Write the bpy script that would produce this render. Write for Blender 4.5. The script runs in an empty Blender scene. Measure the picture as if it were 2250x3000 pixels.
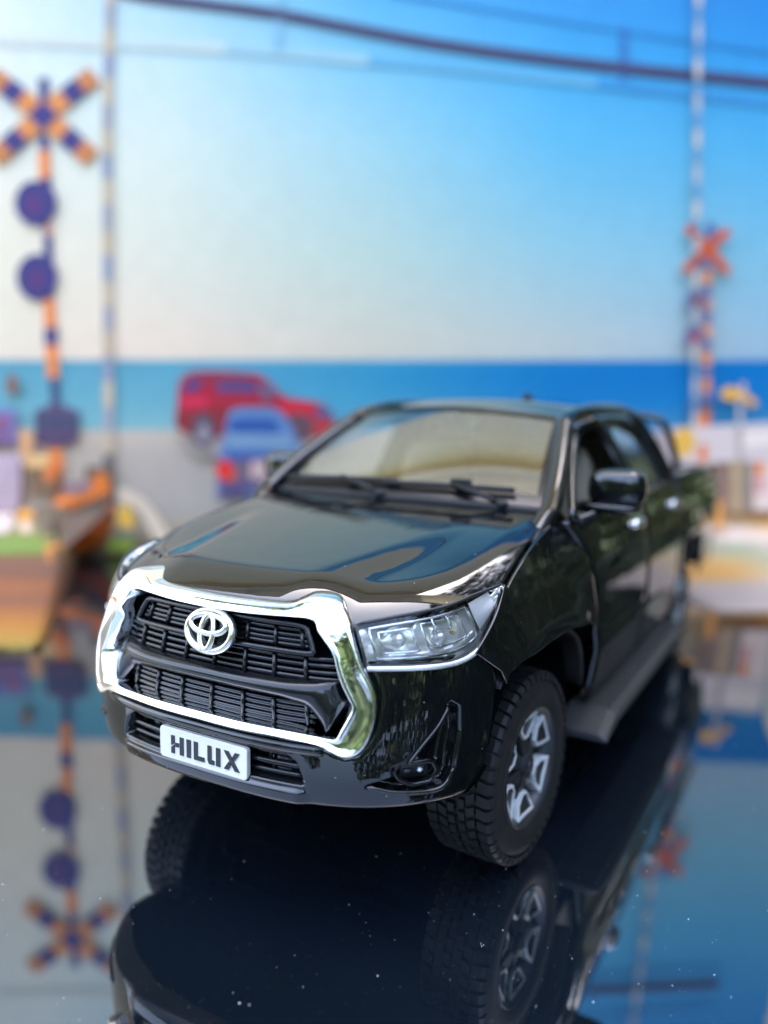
import bpy, bmesh, math, random
import numpy as np
from mathutils import Vector, Matrix

S = 1.0 / 18.0          # the toy is a 1:18 model: all lengths below are in real-truck metres, scaled by S
random.seed(7)
rng = np.random.default_rng(7)
scene = bpy.context.scene
col = scene.collection

# ------------------------------------------------------------------ camera
YAW, PITCH, ROLL = 3.65267, 0.13634, 0.01847
CAM = np.array([2.95421, 1.81448, 1.78279])
FPX = 2400.0
fwd = np.array([math.cos(YAW) * math.cos(PITCH), math.sin(YAW) * math.cos(PITCH), -math.sin(PITCH)])
rgt = np.cross(fwd, [0, 0, 1]); rgt /= np.linalg.norm(rgt)
upv = np.cross(rgt, fwd)
c_, s_ = math.cos(ROLL), math.sin(ROLL)
rgt, upv = c_ * rgt + s_ * upv, c_ * upv - s_ * rgt
cam_data = bpy.data.cameras.new('camera')
cam = bpy.data.objects.new('camera', cam_data)
col.objects.link(cam)
cam.matrix_world = Matrix(((rgt[0], upv[0], -fwd[0], CAM[0] * S),
                           (rgt[1], upv[1], -fwd[1], CAM[1] * S),
                           (rgt[2], upv[2], -fwd[2], CAM[2] * S),
                           (0, 0, 0, 1)))
cam_data.sensor_fit = 'VERTICAL'
cam_data.sensor_height = 36.0
cam_data.lens = FPX / 3000.0 * 36.0
cam_data.clip_start = 0.01
cam_data.clip_end = 500.0
cam_data.dof.use_dof = True
cam_data.dof.focus_distance = 2.78 * S
cam_data.dof.aperture_fstop = 28.8 / 4.3     # a lens opening of 4.3 mm
scene.camera = cam

# ------------------------------------------------------------------ sky, sun, exposure
world = bpy.data.worlds.new('World'); scene.world = world
world.use_nodes = True
wn = world.node_tree.nodes; wl = world.node_tree.links
wn.clear()
sky = wn.new('ShaderNodeTexSky'); sky.sky_type = 'NISHITA'; sky.sun_disc = False
SUN_EL, SUN_AZ = math.radians(58), YAW + math.radians(6)   # high, from behind the wall that shades the table
sky.sun_elevation = SUN_EL; sky.air_density = 1.0; sky.dust_density = 5.0; sky.ozone_density = .2
sky.sun_rotation = math.radians(90) - SUN_AZ
bg = wn.new('ShaderNodeBackground'); bg.inputs['Strength'].default_value = 0.15
wo = wn.new('ShaderNodeOutputWorld')
wl.new(sky.outputs[0], bg.inputs[0]); wl.new(bg.outputs[0], wo.inputs[0])
sd = bpy.data.lights.new('sun', 'SUN'); sd.energy = 5.0; sd.angle = math.radians(0.5); sd.color = (1, .95, .86)
sun = bpy.data.objects.new('sun', sd); col.objects.link(sun)
sdir = Vector((math.cos(SUN_AZ) * math.cos(SUN_EL), math.sin(SUN_AZ) * math.cos(SUN_EL), math.sin(SUN_EL)))
sun.rotation_euler = sdir.to_track_quat('Z', 'Y').to_euler()
vs = scene.view_settings
vs.view_transform = 'Standard'; vs.look = 'None'; vs.exposure = 3.8; vs.gamma = 1.0; vs.use_curve_mapping = False
scene.cycles.use_denoising = True
scene.cycles.max_bounces = 10
scene.cycles.transparent_max_bounces = 12
scene.cycles.sample_clamp_indirect = 6.0
scene.cycles.caustics_reflective = False
scene.cycles.caustics_refractive = False

# ------------------------------------------------------------------ helpers
def lin(c):
    return tuple((x / 255 / 12.92) if x / 255 <= .04045 else ((x / 255 + .055) / 1.055) ** 2.4 for x in c)

def mat(name, color, rough=.5, metal=0., coat=0., spec=.5, noise=None, bump=0., ior=None, coat_rough=.03):
    m = bpy.data.materials.new(name); m.use_nodes = True
    nt = m.node_tree; b = nt.nodes['Principled BSDF']
    b.inputs['Base Color'].default_value = (*color, 1)
    b.inputs['Roughness'].default_value = rough
    b.inputs['Metallic'].default_value = metal
    b.inputs['Specular IOR Level'].default_value = spec
    b.inputs['Coat Weight'].default_value = coat
    b.inputs['Coat Roughness'].default_value = coat_rough
    if ior: b.inputs['IOR'].default_value = ior
    if noise:
        sc_, amt = noise
        tc = nt.nodes.new('ShaderNodeTexCoord'); n = nt.nodes.new('ShaderNodeTexNoise')
        n.inputs['Scale'].default_value = sc_; n.inputs['Detail'].default_value = 5
        nt.links.new(tc.outputs['Object'], n.inputs['Vector'])
        mx = nt.nodes.new('ShaderNodeMix'); mx.data_type = 'RGBA'
        mx.inputs['A'].default_value = (*[x * (1 - amt) for x in color], 1)
        mx.inputs['B'].default_value = (*[min(1, x * (1 + amt)) for x in color], 1)
        nt.links.new(n.outputs['Fac'], mx.inputs['Factor'])
        nt.links.new(mx.outputs['Result'], b.inputs['Base Color'])
        mr = nt.nodes.new('ShaderNodeMapRange')
        mr.inputs['To Min'].default_value = rough * .85; mr.inputs['To Max'].default_value = min(1, rough * 1.15)
        nt.links.new(n.outputs['Fac'], mr.inputs['Value']); nt.links.new(mr.outputs['Result'], b.inputs['Roughness'])
        if bump:
            bp = nt.nodes.new('ShaderNodeBump'); bp.inputs['Strength'].default_value = bump
            bp.inputs['Distance'].default_value = .0005
            nt.links.new(n.outputs['Fac'], bp.inputs['Height']); nt.links.new(bp.outputs['Normal'], b.inputs['Normal'])
    return m

def glass_mat(name, tint, strength=1.0, ior=1.5):
    m = bpy.data.materials.new(name); m.use_nodes = True
    nt = m.node_tree; nt.nodes.clear()
    out = nt.nodes.new('ShaderNodeOutputMaterial'); mx = nt.nodes.new('ShaderNodeMixShader')
    tr = nt.nodes.new('ShaderNodeBsdfTransparent'); tr.inputs[0].default_value = (*tint, 1)
    gl = nt.nodes.new('ShaderNodeBsdfGlossy'); gl.inputs['Roughness'].default_value = .02
    gl.inputs[0].default_value = (strength, strength, strength, 1)
    fr = nt.nodes.new('ShaderNodeFresnel'); fr.inputs['IOR'].default_value = ior
    nt.links.new(fr.outputs[0], mx.inputs[0]); nt.links.new(tr.outputs[0], mx.inputs[1])
    nt.links.new(gl.outputs[0], mx.inputs[2]); nt.links.new(mx.outputs[0], out.inputs[0])
    return m

def fleck_paint(name):
    m = mat(name, (.004, .0045, .005), rough=.3, coat=1.0, coat_rough=.012, spec=0.)
    m.node_tree.nodes['Principled BSDF'].inputs['Coat IOR'].default_value = 1.62
    nt = m.node_tree; b = nt.nodes['Principled BSDF']
    tc = nt.nodes.new('ShaderNodeTexCoord')
    n = nt.nodes.new('ShaderNodeTexNoise'); n.inputs['Scale'].default_value = 90; n.inputs['Detail'].default_value = 2
    nt.links.new(tc.outputs['Object'], n.inputs['Vector'])
    bp = nt.nodes.new('ShaderNodeBump'); bp.inputs['Strength'].default_value = .035; bp.inputs['Distance'].default_value = .002
    nt.links.new(n.outputs['Fac'], bp.inputs['Height'])
    nt.links.new(bp.outputs['Normal'], b.inputs['Coat Normal'])
    # dust grains on the lacquer
    v = nt.nodes.new('ShaderNodeTexVoronoi'); v.inputs['Scale'].default_value = 420
    nt.links.new(tc.outputs['Object'], v.inputs['Vector'])
    lt = nt.nodes.new('ShaderNodeMath'); lt.operation = 'LESS_THAN'; lt.inputs[1].default_value = .055
    nt.links.new(v.outputs['Distance'], lt.inputs[0])
    wn_ = nt.nodes.new('ShaderNodeTexWhiteNoise'); nt.links.new(v.outputs['Position'], wn_.inputs['Vector'])
    gt = nt.nodes.new('ShaderNodeMath'); gt.operation = 'GREATER_THAN'; gt.inputs[1].default_value = .8
    nt.links.new(wn_.outputs['Value'], gt.inputs[0])
    ml = nt.nodes.new('ShaderNodeMath'); ml.operation = 'MULTIPLY'
    nt.links.new(lt.outputs[0], ml.inputs[0]); nt.links.new(gt.outputs[0], ml.inputs[1])
    mx = nt.nodes.new('ShaderNodeMix'); mx.data_type = 'RGBA'
    mx.inputs['A'].default_value = (.004, .0045, .005, 1); mx.inputs['B'].default_value = (.3, .3, .3, 1)
    nt.links.new(ml.outputs[0], mx.inputs['Factor']); nt.links.new(mx.outputs['Result'], b.inputs['Base Color'])
    return m

M = {}
M['paint'] = fleck_paint('black_lacquer')
M['black'] = mat('black_gloss_plastic', (.006, .006, .007), .18, noise=(60, .3))
M['dark'] = mat('dark_matt_plastic', (.008, .008, .009), .5, spec=.3, noise=(80, .3), bump=.2)
M['void'] = mat('unlit_black', (.003, .003, .004), .8, spec=0.)
M['bowl'] = mat('reflector_bowl', (.95, .89, .82), .12, .5, noise=(60, .06))
M['badge'] = mat('badge_metal', (.72, .70, .62), .2, .95, noise=(80, .1))
M['chrome'] = mat('chrome', (.92, .92, .92), .05, 1.0, noise=(35, .03))
M['silver'] = mat('satin_silver', (.80, .80, .79), .28, .35, noise=(150, .12))
M['gun'] = mat('gunmetal', (.035, .037, .042), .36, .5, noise=(120, .2))
M['rubber'] = mat('tyre_rubber', (.012, .0125, .0135), .5, spec=.22, noise=(200, .35), bump=.35)
M['white'] = mat('white_plastic', (.82, .76, .69), .35, noise=(90, .04))
M['letter'] = mat('black_print', (.012, .012, .013), .4)
M['lens'] = glass_mat('clear_lens', (.97, .98, .99), 1.0, 1.45)
M['glass'] = glass_mat('windscreen_glass', (.60, .61, .58), 1.0, 3.3)
M['sideglass'] = mat('smoked_window', (.05, .055, .055), .08, coat=.6, spec=.5); M['sideglass'].node_tree.nodes['Principled BSDF'].inputs['Transmission Weight'].default_value = .35
M['amber'] = mat('amber_plastic', (.7, .32, .03), .25)
M['red'] = mat('red_print', (.6, .02, .03), .4)
M['redlens'] = mat('red_lens', (.35, .01, .01), .15)
M['grey'] = mat('grey_print', (.45, .46, .48), .4)
M['seat'] = mat('seat_plastic', (.20, .165, .11), .6, noise=(70, .2))
M['step'] = mat('step_plastic', (.018, .02, .022), .5, spec=.35, noise=(140, .3), bump=.3)
M['handle'] = mat('handle_chrome', (.8, .82, .84), .15, 1.0)

def new_obj(name, me, parent=None, m=None):
    o = bpy.data.objects.new(name, me); col.objects.link(o)
    if parent is not None: o.parent = parent
    if m is not None and not me.materials: me.materials.append(m)
    return o

def mesh(name, V, F, m=None, parent=None, smooth=True, solid=0., offset=-1., auto=None):
    me = bpy.data.meshes.new(name)
    V = np.asarray(V, float) * S
    me.from_pydata(V.tolist(), [], [tuple(int(i) for i in f) for f in F])
    if m: me.materials.append(m)
    if smooth: me.shade_smooth()
    if auto: me.set_sharp_from_angle(angle=math.radians(auto))
    me.update()
    o = new_obj(name, me, parent)
    if solid:
        md = o.modifiers.new('solid', 'SOLIDIFY'); md.thickness = solid * S; md.offset = offset
    return o

def grid(P):
    """P: array (nu, nv, 3) -> verts, quads"""
    P = np.asarray(P); nu, nv = P.shape[:2]
    V = P.reshape(-1, 3); F = []
    for i in range(nu - 1):
        for j in range(nv - 1):
            a = i * nv + j
            F.append((a, a + 1, a + nv + 1, a + nv))
    return V, F

def join(parts):
    V, F, n = [], [], 0
    for v, f in parts:
        v = np.asarray(v, float); V.append(v); F += [tuple(i + n for i in q) for q in f]; n += len(v)
    return np.concatenate(V), F

def flip(F): return [tuple(reversed(f)) for f in F]

def mirror(V, F):
    V = np.array(V, float).copy(); V[:, 1] *= -1
    return V, flip(F)

def box(c, s, rot=None, taper=None):
    h = np.array(s) / 2
    V = np.array([[x, y, z] for x in (-1, 1) for y in (-1, 1) for z in (-1, 1)]) * h
    if rot is not None: V = V @ np.asarray(rot).T
    V = V + np.array(c)
    F = [(0, 1, 3, 2), (4, 6, 7, 5), (0, 4, 5, 1), (2, 3, 7, 6), (0, 2, 6, 4), (1, 5, 7, 3)]
    return V, F

def bevel(o, w, seg=2):
    b = o.modifiers.new('bevel', 'BEVEL'); b.width = w * S; b.segments = seg; b.limit_method = 'ANGLE'
    b.angle_limit = math.radians(35)
    return o

def catmull(pts, n, closed=False):
    pts = np.asarray(pts, float); L = len(pts); out = []
    segs = L if closed else L - 1
    for i in range(segs):
        p = [pts[(i + k) % L] if closed else pts[min(max(i + k, 0), L - 1)] for k in (-1, 0, 1, 2)]
        for t in np.linspace(0, 1, n, endpoint=False):
            out.append(.5 * ((2 * p[1]) + (-p[0] + p[2]) * t + (2 * p[0] - 5 * p[1] + 4 * p[2] - p[3]) * t * t
                             + (-p[0] + 3 * p[1] - 3 * p[2] + p[3]) * t ** 3))
    if not closed: out.append(pts[-1])
    return np.array(out)

def tube(path, r, n=8, closed=False, ref=(0, 0, 1), flat=1.0, caps=True):
    """sweep of an ellipse (r across, r*flat along ref) along a path; r may be a list"""
    P = np.asarray(path, float); L = len(P)
    rr = np.broadcast_to(np.asarray(r, float), (L,))
    rows = []
    for i in range(L):
        a = P[(i - 1) % L] if (closed or i > 0) else P[i]
        b = P[(i + 1) % L] if (closed or i < L - 1) else P[i]
        t = b - a; t = t / (np.linalg.norm(t) + 1e-9)
        w = np.asarray(ref, float); w = w - t * (w @ t)
        if np.linalg.norm(w) < 1e-3: w = np.array([1, 0, 0]) - t * t[0]
        w = w / np.linalg.norm(w); s = np.cross(t, w)
        rows.append([P[i] + rr[i] * (math.cos(q) * s + flat * math.sin(q) * w) for q in np.linspace(0, 2 * math.pi, n, endpoint=False)])
    V = np.array(rows).reshape(-1, 3); F = []
    for i in range(L if closed else L - 1):
        for j in range(n):
            a = i * n + j; b = i * n + (j + 1) % n; c = ((i + 1) % L) * n + (j + 1) % n; d = ((i + 1) % L) * n + j
            F.append((a, b, c, d))
    if caps and not closed:
        F.append(tuple(range(n - 1, -1, -1))); F.append(tuple((L - 1) * n + k for k in range(n)))
    return V, F

def ellipsoid(c, r, nu=16, nv=24, p=1.0):
    V, F = [], []
    sg = lambda x, e: math.copysign(abs(x) ** e, x)
    for i in range(nu + 1):
        a = -math.pi / 2 + math.pi * i / nu
        for j in range(nv):
            b = 2 * math.pi * j / nv
            V.append((c[0] + r[0] * sg(math.cos(a), p) * sg(math.cos(b), p), c[1] + r[1] * sg(math.cos(a), p) * sg(math.sin(b), p), c[2] + r[2] * sg(math.sin(a), p)))
    for i in range(nu):
        for j in range(nv):
            F.append((i * nv + j, i * nv + (j + 1) % nv, (i + 1) * nv + (j + 1) % nv, (i + 1) * nv + j))
    return np.array(V), F

def prism(poly, place, depth):
    """polygon of 2D points extruded: place(a, b, h) -> xyz"""
    n = len(poly)
    V = [place(a, b, 0) for a, b in poly] + [place(a, b, depth) for a, b in poly]
    F = [tuple(range(n - 1, -1, -1)), tuple(range(n, 2 * n))]
    for i in range(n): F.append((i, (i + 1) % n, n + (i + 1) % n, n + i))
    return np.array(V), F

def thing(name, label, cat, group=None):
    o = bpy.data.objects.new(name, None); col.objects.link(o)
    o.empty_display_size = .02
    o['label'] = label; o['category'] = cat
    if group: o['group'] = group
    return o

def sstep(a, b, x):
    t = np.clip((np.asarray(x, float) - a) / (b - a), 0, 1)
    return t * t * (3 - 2 * t)

# frame aligned with the view, for the things around the truck: r to the right, q away from the camera, z up
hf = np.array([math.cos(YAW), math.sin(YAW), 0.]); hr = np.array([math.sin(YAW), -math.cos(YAW), 0.])
base0 = np.array([CAM[0], CAM[1], 0.])
def E(r, q, z): return base0 + hr * r + hf * q + np.array([0, 0, z])

# ------------------------------------------------------------------ the place around: house wall, awning, paving, lawn (out of frame, seen in the lacquer)
def struct(name, V, F, m, **k):
    o = mesh(name, V, F, m, **k); o['kind'] = 'structure'; return o
M['plaster'] = mat('beige_plaster', (.76, .64, .44), .85, noise=(6, .08))
M['paving'] = mat('brown_paving', (.13, .06, .06), .7, noise=(5, .3))
M['lawn'] = mat('lawn', (.07, .12, .025), .9, noise=(9, .5))
FL = -13.5
struct('ground', [E(-300, -32, FL), E(300, -32, FL), E(300, 60, FL), E(-300, 60, FL)], [(0, 1, 2, 3)], M['paving'])
struct('lawn', [E(-900, -900, FL - .3), E(900, -900, FL - .3), E(900, -31.9, FL - .3), E(-900, -31.9, FL - .3)], [(0, 1, 2, 3)], M['lawn'])
struct('wall', *box(E(-24, 17, 17), (4, 66, 61), rot=np.column_stack([hf, hr, [0, 0, 1]])), M['plaster'], smooth=False)
# a beige cloth awning overhead, seen only in reflections; the wall shades it and the table
M['awning'] = bpy.data.materials.new('awning_cloth'); M['awning'].use_nodes = True
_n = M['awning'].node_tree; _n.nodes.clear()
_o = _n.nodes.new('ShaderNodeOutputMaterial'); _t = _n.nodes.new('ShaderNodeBsdfTranslucent'); _d = _n.nodes.new('ShaderNodeBsdfDiffuse'); _m = _n.nodes.new('ShaderNodeMixShader')
_t.inputs[0].default_value = (.40, .36, .27, 1); _d.inputs[0].default_value = (.80, .70, .52, 1); _m.inputs[0].default_value = .4
_n.links.new(_t.outputs[0], _m.inputs[1]); _n.links.new(_d.outputs[0], _m.inputs[2]); _n.links.new(_m.outputs[0], _o.inputs[0])
AW0, AW1, AWZ = 14.6, 7.6, 33.
aw = thing('awning', 'beige cloth awning stretched out above the table', 'awning')
P = np.array([[E(r_, AW0 + (AW1 - AW0) * t, AWZ + 6 * (1 - t) - .5 * math.sin(math.pi * t) - .35 * abs(math.sin(r_ * .13)) * math.sin(math.pi * t)) for t in np.linspace(0, 1, 8)] for r_ in np.linspace(-120, 120, 121)])
V, F = grid(P); mesh('awning_cloth', V, F, M['awning'], aw)
for r_ in (-120, -72, -24, 24, 72, 120):
    mesh('awning_arm', *tube([E(r_, AW0, AWZ + 6.4), E(r_, AW1, AWZ + .4)], .35, 8), M['white'], aw)
mesh('awning_rail', *tube([E(-120, AW1, AWZ), E(120, AW1, AWZ)], .5, 8), M['white'], aw)

# a hedge beyond the lawn, behind the camera
nl = 30000
back = np.arange(nl) < 14000
lr = np.where(back, rng.uniform(-170, 60, nl), 44 + rng.normal(0, 1.8, nl)); lt = rng.random(nl)
along = np.where(back, lr, rng.uniform(-46, 90, nl))
htop = 24 + 9 * np.sin(along * .07) + 6 * np.sin(along * .19 + 1) + 4 * np.sin(along * .43 + 2)
htop = np.where(back, htop, htop * 1.6 + 34)
lz = FL + (htop - FL) * lt ** .8
sway = 5 * np.sin(along * .11) * np.cos(lz * .2) + np.where(back, 7 * (lz / 30) ** 2, -3 * (lz / 60) ** 2)
lq = np.where(back, -46 - sway + rng.normal(0, 1.8, nl), along); lr = np.where(back, lr, lr + sway)
cen = base0 + lr[:, None] * hr + lq[:, None] * hf; cen[:, 2] = lz
qa = rng.normal(size=(nl, 3)); qa /= np.linalg.norm(qa, axis=1)[:, None]
qb = np.cross(qa, rng.normal(size=(nl, 3))); qb /= np.linalg.norm(qb, axis=1)[:, None]
sz = rng.uniform(.7, 1.5, nl)[:, None]
LV = np.stack([cen - qa * sz * 1.3, cen + qb * sz * .6, cen + qa * sz * 1.3, cen - qb * sz * .6], 1).reshape(-1, 3)
M['leaf'] = mat('hedge_leaf', (.018, .036, .012), .6, spec=.25, noise=(3, .6))
RB = np.column_stack([hf, hr, [0, 0, 1]])
core = [box(E(r0, -52, (FL + 14) / 2 + random.uniform(-3, 0)), (5, 18, 14 - FL), rot=RB) for r0 in range(-162, 60, 18)]
core += [box(E(53, q0, (FL + 50) / 2 + random.uniform(-6, 0)), (18, 5, 50 - FL), rot=RB) for q0 in range(-40, 92, 18)]
V, F = join(core + [(LV, [tuple(f) for f in np.arange(nl * 4).reshape(nl, 4)])])
he = mesh('hedge', V, F, M['leaf'], None, smooth=False); he['kind'] = 'stuff'; he['label'] = 'dark green hedge beyond the lawn'; he['category'] = 'hedge'

# ------------------------------------------------------------------ table
def px_ray(px, py): return fwd + rgt * (px - 1125) / FPX - upv * (py - 1500) / FPX
M['tabletop'] = mat('black_mirror_glass', (.004, .007, .011), .025, ior=3.3)
def table_mat():
    m = M['tabletop']; nt = m.node_tree; b = nt.nodes['Principled BSDF']
    tc = nt.nodes.new('ShaderNodeTexCoord')
    n = nt.nodes.new('ShaderNodeTexNoise'); n.inputs['Scale'].default_value = 25; n.inputs['Detail'].default_value = 6
    nt.links.new(tc.outputs['Object'], n.inputs['Vector'])
    mr = nt.nodes.new('ShaderNodeMapRange'); mr.inputs['From Min'].default_value = .35; mr.inputs['From Max'].default_value = .8
    mr.inputs['To Min'].default_value = .012; mr.inputs['To Max'].default_value = .05
    nt.links.new(n.outputs['Fac'], mr.inputs['Value']); nt.links.new(mr.outputs['Result'], b.inputs['Roughness'])
table_mat()
tt = thing('table', 'black mirror-glass table top under the toy truck', 'table')
tv, tf = box(E(0, -1, -.12), (30, 26, .24), rot=np.column_stack([hf, hr, [0, 0, 1]]))
bevel(mesh('table_top', tv, tf, M['tabletop'], tt, smooth=False), .05)
for a, b in ((-12, -14), (12, -14), (-12, 12), (12, 12)):
    bevel(mesh('leg', *box(E(a, b, -6.9), (.8, .8, 13.2), rot=np.column_stack([hf, hr, [0, 0, 1]])), M['dark'], tt, smooth=False), .08)

# ------------------------------------------------------------------ printed backdrop
DP = 8.95
P0 = np.array([0, 0, 1.])
def at(px, py, dq=0.):
    v = px_ray(px, py); t = (DP - dq) / (v @ hf)
    return CAM + v * t
def curl(r, z):
    """how far the foot of the sheet bows forward at its two lower corners"""
    w = 3.45 * sstep(3.36, 3.50, -np.asarray(r)) + 1.95 * sstep(2.55, 3.0, np.asarray(r))
    return w * np.clip(1 - np.asarray(z) / .6, 0, 1.) ** 2
def bow(p):
    r_ = (p - base0) @ hr; c = curl(r_, p[2])
    return p - hf * c + hr * c * (.32 if r_ < 0 else -.02)
def on_sheet(px, py, dq):
    """the point of the bowed sheet seen at a pixel"""
    p = at(px, py, dq)
    if p[2] > .6: return p
    v = px_ray(px, py); t = np.linspace(5.2, DP + .3, 400) / (v @ hf)
    Q = CAM + v * t[:, None]; rr_ = (Q - base0) @ hr; qq = (Q - base0) @ hf
    g = qq - (DP - dq - curl(rr_ - np.where(rr_ < 0, .32, -.02) * (DP - qq), Q[:, 2]))
    i = np.where((g > 0) & (Q[:, 2] > -.02))[0]
    q = Q[i[0]] if len(i) else p
    q[2] = max(q[2], .003)
    return q

def interp_table(xs, ys, T, x, y):
    T = np.array(T, float)
    i = int(np.clip(np.searchsorted(xs, x) - 1, 0, len(xs) - 2)); j = int(np.clip(np.searchsorted(ys, y) - 1, 0, len(ys) - 2))
    fx = np.clip((x - xs[i]) / (xs[i + 1] - xs[i]), 0, 1); fy = np.clip((y - ys[j]) / (ys[j + 1] - ys[j]), 0, 1)
    return (T[j, i] * (1 - fx) + T[j, i + 1] * fx) * (1 - fy) + (T[j + 1, i] * (1 - fx) + T[j + 1, i + 1] * fx) * fy
SX = [0, 500, 1100, 1650, 2250]
SKY_Y = [0, 200, 420, 750, 1000, 1050]
SKY_C = [[(222, 243, 252), (172, 222, 250), (92, 185, 246), (60, 160, 240), (40, 140, 232)],
         [(226, 245, 250), (196, 232, 248), (125, 203, 248), (72, 178, 246), (52, 158, 238)],
         [(232, 244, 242), (214, 238, 240), (158, 216, 240), (98, 192, 244), (80, 180, 240)],
         [(246, 243, 230), (222, 234, 228), (188, 220, 222), (148, 206, 232), (128, 198, 235)],
         [(248, 238, 226), (236, 230, 220), (208, 216, 210), (186, 207, 216), (155, 196, 226)],
         [(246, 234, 224), (232, 227, 218), (205, 212, 208), (182, 203, 214), (150, 190, 224)]]
SEA_Y = [1058, 1090, 1180, 1260]
SEA_C = [[(98, 170, 204), (94, 168, 204), (70, 162, 206), (18, 132, 204), (4, 124, 206)],
         [(100, 174, 206), (96, 172, 205), (50, 150, 205), (6, 122, 204), (0, 118, 206)],
         [(116, 184, 210), (108, 180, 208), (66, 160, 206), (20, 128, 206), (22, 128, 206)],
         [(130, 190, 208), (135, 192, 208), (96, 170, 205), (70, 140, 196), (90, 150, 200)]]
GRD_Y = [1262, 1290, 1330, 1500, 1545, 1575, 1610, 1640, 1680, 1720, 1760, 1800, 1850, 1900]
GRD_C = [[(205, 195, 185), (206, 198, 190), (190, 185, 182), (170, 170, 190), (180, 178, 195), (180, 178, 195)],
         [(200, 188, 175), (200, 195, 190), (184, 182, 182), (185, 182, 192), (200, 196, 210), (200, 196, 210)],
         [(190, 180, 170), (186, 184, 182), (178, 177, 178), (170, 168, 172), (205, 200, 208), (205, 200, 208)],
         [(170, 160, 150), (176, 176, 176), (172, 172, 172), (150, 140, 110), (200, 165, 90), (215, 165, 80)],
         [(150, 160, 110), (180, 174, 160), (170, 165, 150), (190, 160, 130), (205, 195, 195), (215, 180, 130)],
         [(150, 170, 90), (178, 172, 150), (170, 165, 150), (215, 208, 206), (236, 230, 232), (238, 232, 232)],
         [(170, 165, 90), (165, 150, 120), (160, 140, 125), (190, 205, 190), (176, 216, 186), (226, 228, 226)],
         [(168, 128, 104), (160, 130, 115), (150, 125, 112), (240, 205, 140), (238, 216, 160), (190, 220, 195)],
         [(158, 116, 100), (140, 110, 102), (140, 115, 105), (246, 190, 84), (246, 196, 100), (240, 225, 190)],
         [(204, 132, 84), (170, 120, 90), (140, 115, 105), (192, 195, 210), (192, 196, 212), (205, 208, 218)],
         [(168, 118, 96), (150, 112, 96), (130, 110, 105), (188, 192, 208), (190, 194, 210), (196, 200, 214)],
         [(212, 142, 76), (190, 130, 80), (130, 110, 105), (215, 216, 224), (222, 224, 232), (226, 226, 234)],
         [(226, 170, 72), (205, 150, 70), (130, 110, 105), (215, 216, 224), (222, 224, 232), (226, 226, 234)],
         [(190, 180, 90), (170, 160, 90), (130, 110, 105), (215, 216, 224), (222, 224, 232), (226, 226, 234)]]
SXG = [60, 330, 1100, 2060, 2150, 2270]
GAIN = (1.10, .84, .625)
def paint(px, py):
    if py < 1054: c = interp_table(SX, SKY_Y, SKY_C, px, py)
    elif py < 1262 - (px > 1900) * 0: c = interp_table(SX, SEA_Y, SEA_C, px, py)
    else:
        c = interp_table(SXG, GRD_Y, GRD_C, px, py)
        if py > 1545: c = (c * .86 + np.mean(c) * .14) * np.interp(py, [1545, 1600], [1, .74])  # ink greyed, and darkened to offset the stronger light on the upturned foot
    return lin(np.clip(c, 0, 255))

def print_mat(name, c=None):
    m = bpy.data.materials.new(name); m.use_nodes = True
    nt = m.node_tree; b = nt.nodes['Principled BSDF']
    b.inputs['Roughness'].default_value = .6; b.inputs['Specular IOR Level'].default_value = .2
    tc = nt.nodes.new('ShaderNodeTexCoord'); n = nt.nodes.new('ShaderNodeTexNoise')
    n.inputs['Scale'].default_value = 90; n.inputs['Detail'].default_value = 3
    nt.links.new(tc.outputs['Object'], n.inputs['Vector'])
    mr = nt.nodes.new('ShaderNodeMapRange'); mr.inputs['To Min'].default_value = .9; mr.inputs['To Max'].default_value = 1.04
    nt.links.new(n.outputs['Fac'], mr.inputs['Value'])
    mx = nt.nodes.new('ShaderNodeMix'); mx.data_type = 'RGBA'; mx.blend_type = 'MULTIPLY'; mx.inputs['Factor'].default_value = 1
    nt.links.new(mr.outputs['Result'], mx.inputs['B'])
    if c is None:
        a = nt.nodes.new('ShaderNodeAttribute'); a.attribute_name = 'ink'; nt.links.new(a.outputs['Color'], mx.inputs['A'])
    else: mx.inputs['A'].default_value = (*[min(.95, x * g) for x, g in zip(lin(c), GAIN)], 1)
    nt.links.new(mx.outputs['Result'], b.inputs['Base Color'])
    return m

backdrop = thing('photo_print', 'large photo print of a seaside railway crossing standing behind the truck', 'poster')
PXS = np.linspace(-150, 2310, 210)
PYS = np.concatenate([np.linspace(-140, 1040, 60), np.linspace(1046, 1070, 8), np.linspace(1076, 1245, 30), np.linspace(1250, 1660, 90)])
gv, gc = [], []
zbot = 0.0
for a in PXS:
    for b in PYS:
        p = at(1125 + (a - 1125) * (1 + .17 * float(sstep(1250, 850, b))), b)
        if p[2] < .004: p[2] = .004
        gv.append(bow(p))
for p in gv:                                   # ink colour by where the sheet lies
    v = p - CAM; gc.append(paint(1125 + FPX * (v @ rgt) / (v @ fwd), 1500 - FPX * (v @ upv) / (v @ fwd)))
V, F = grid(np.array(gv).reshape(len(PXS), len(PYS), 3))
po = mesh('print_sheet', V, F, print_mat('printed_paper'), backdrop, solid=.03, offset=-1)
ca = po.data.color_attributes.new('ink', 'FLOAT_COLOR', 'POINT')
ca.data.foreach_set('color', np.array([[*[min(.95, x * g) for x, g in zip(c, GAIN)], 1] for c in gc], float).ravel())

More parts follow.
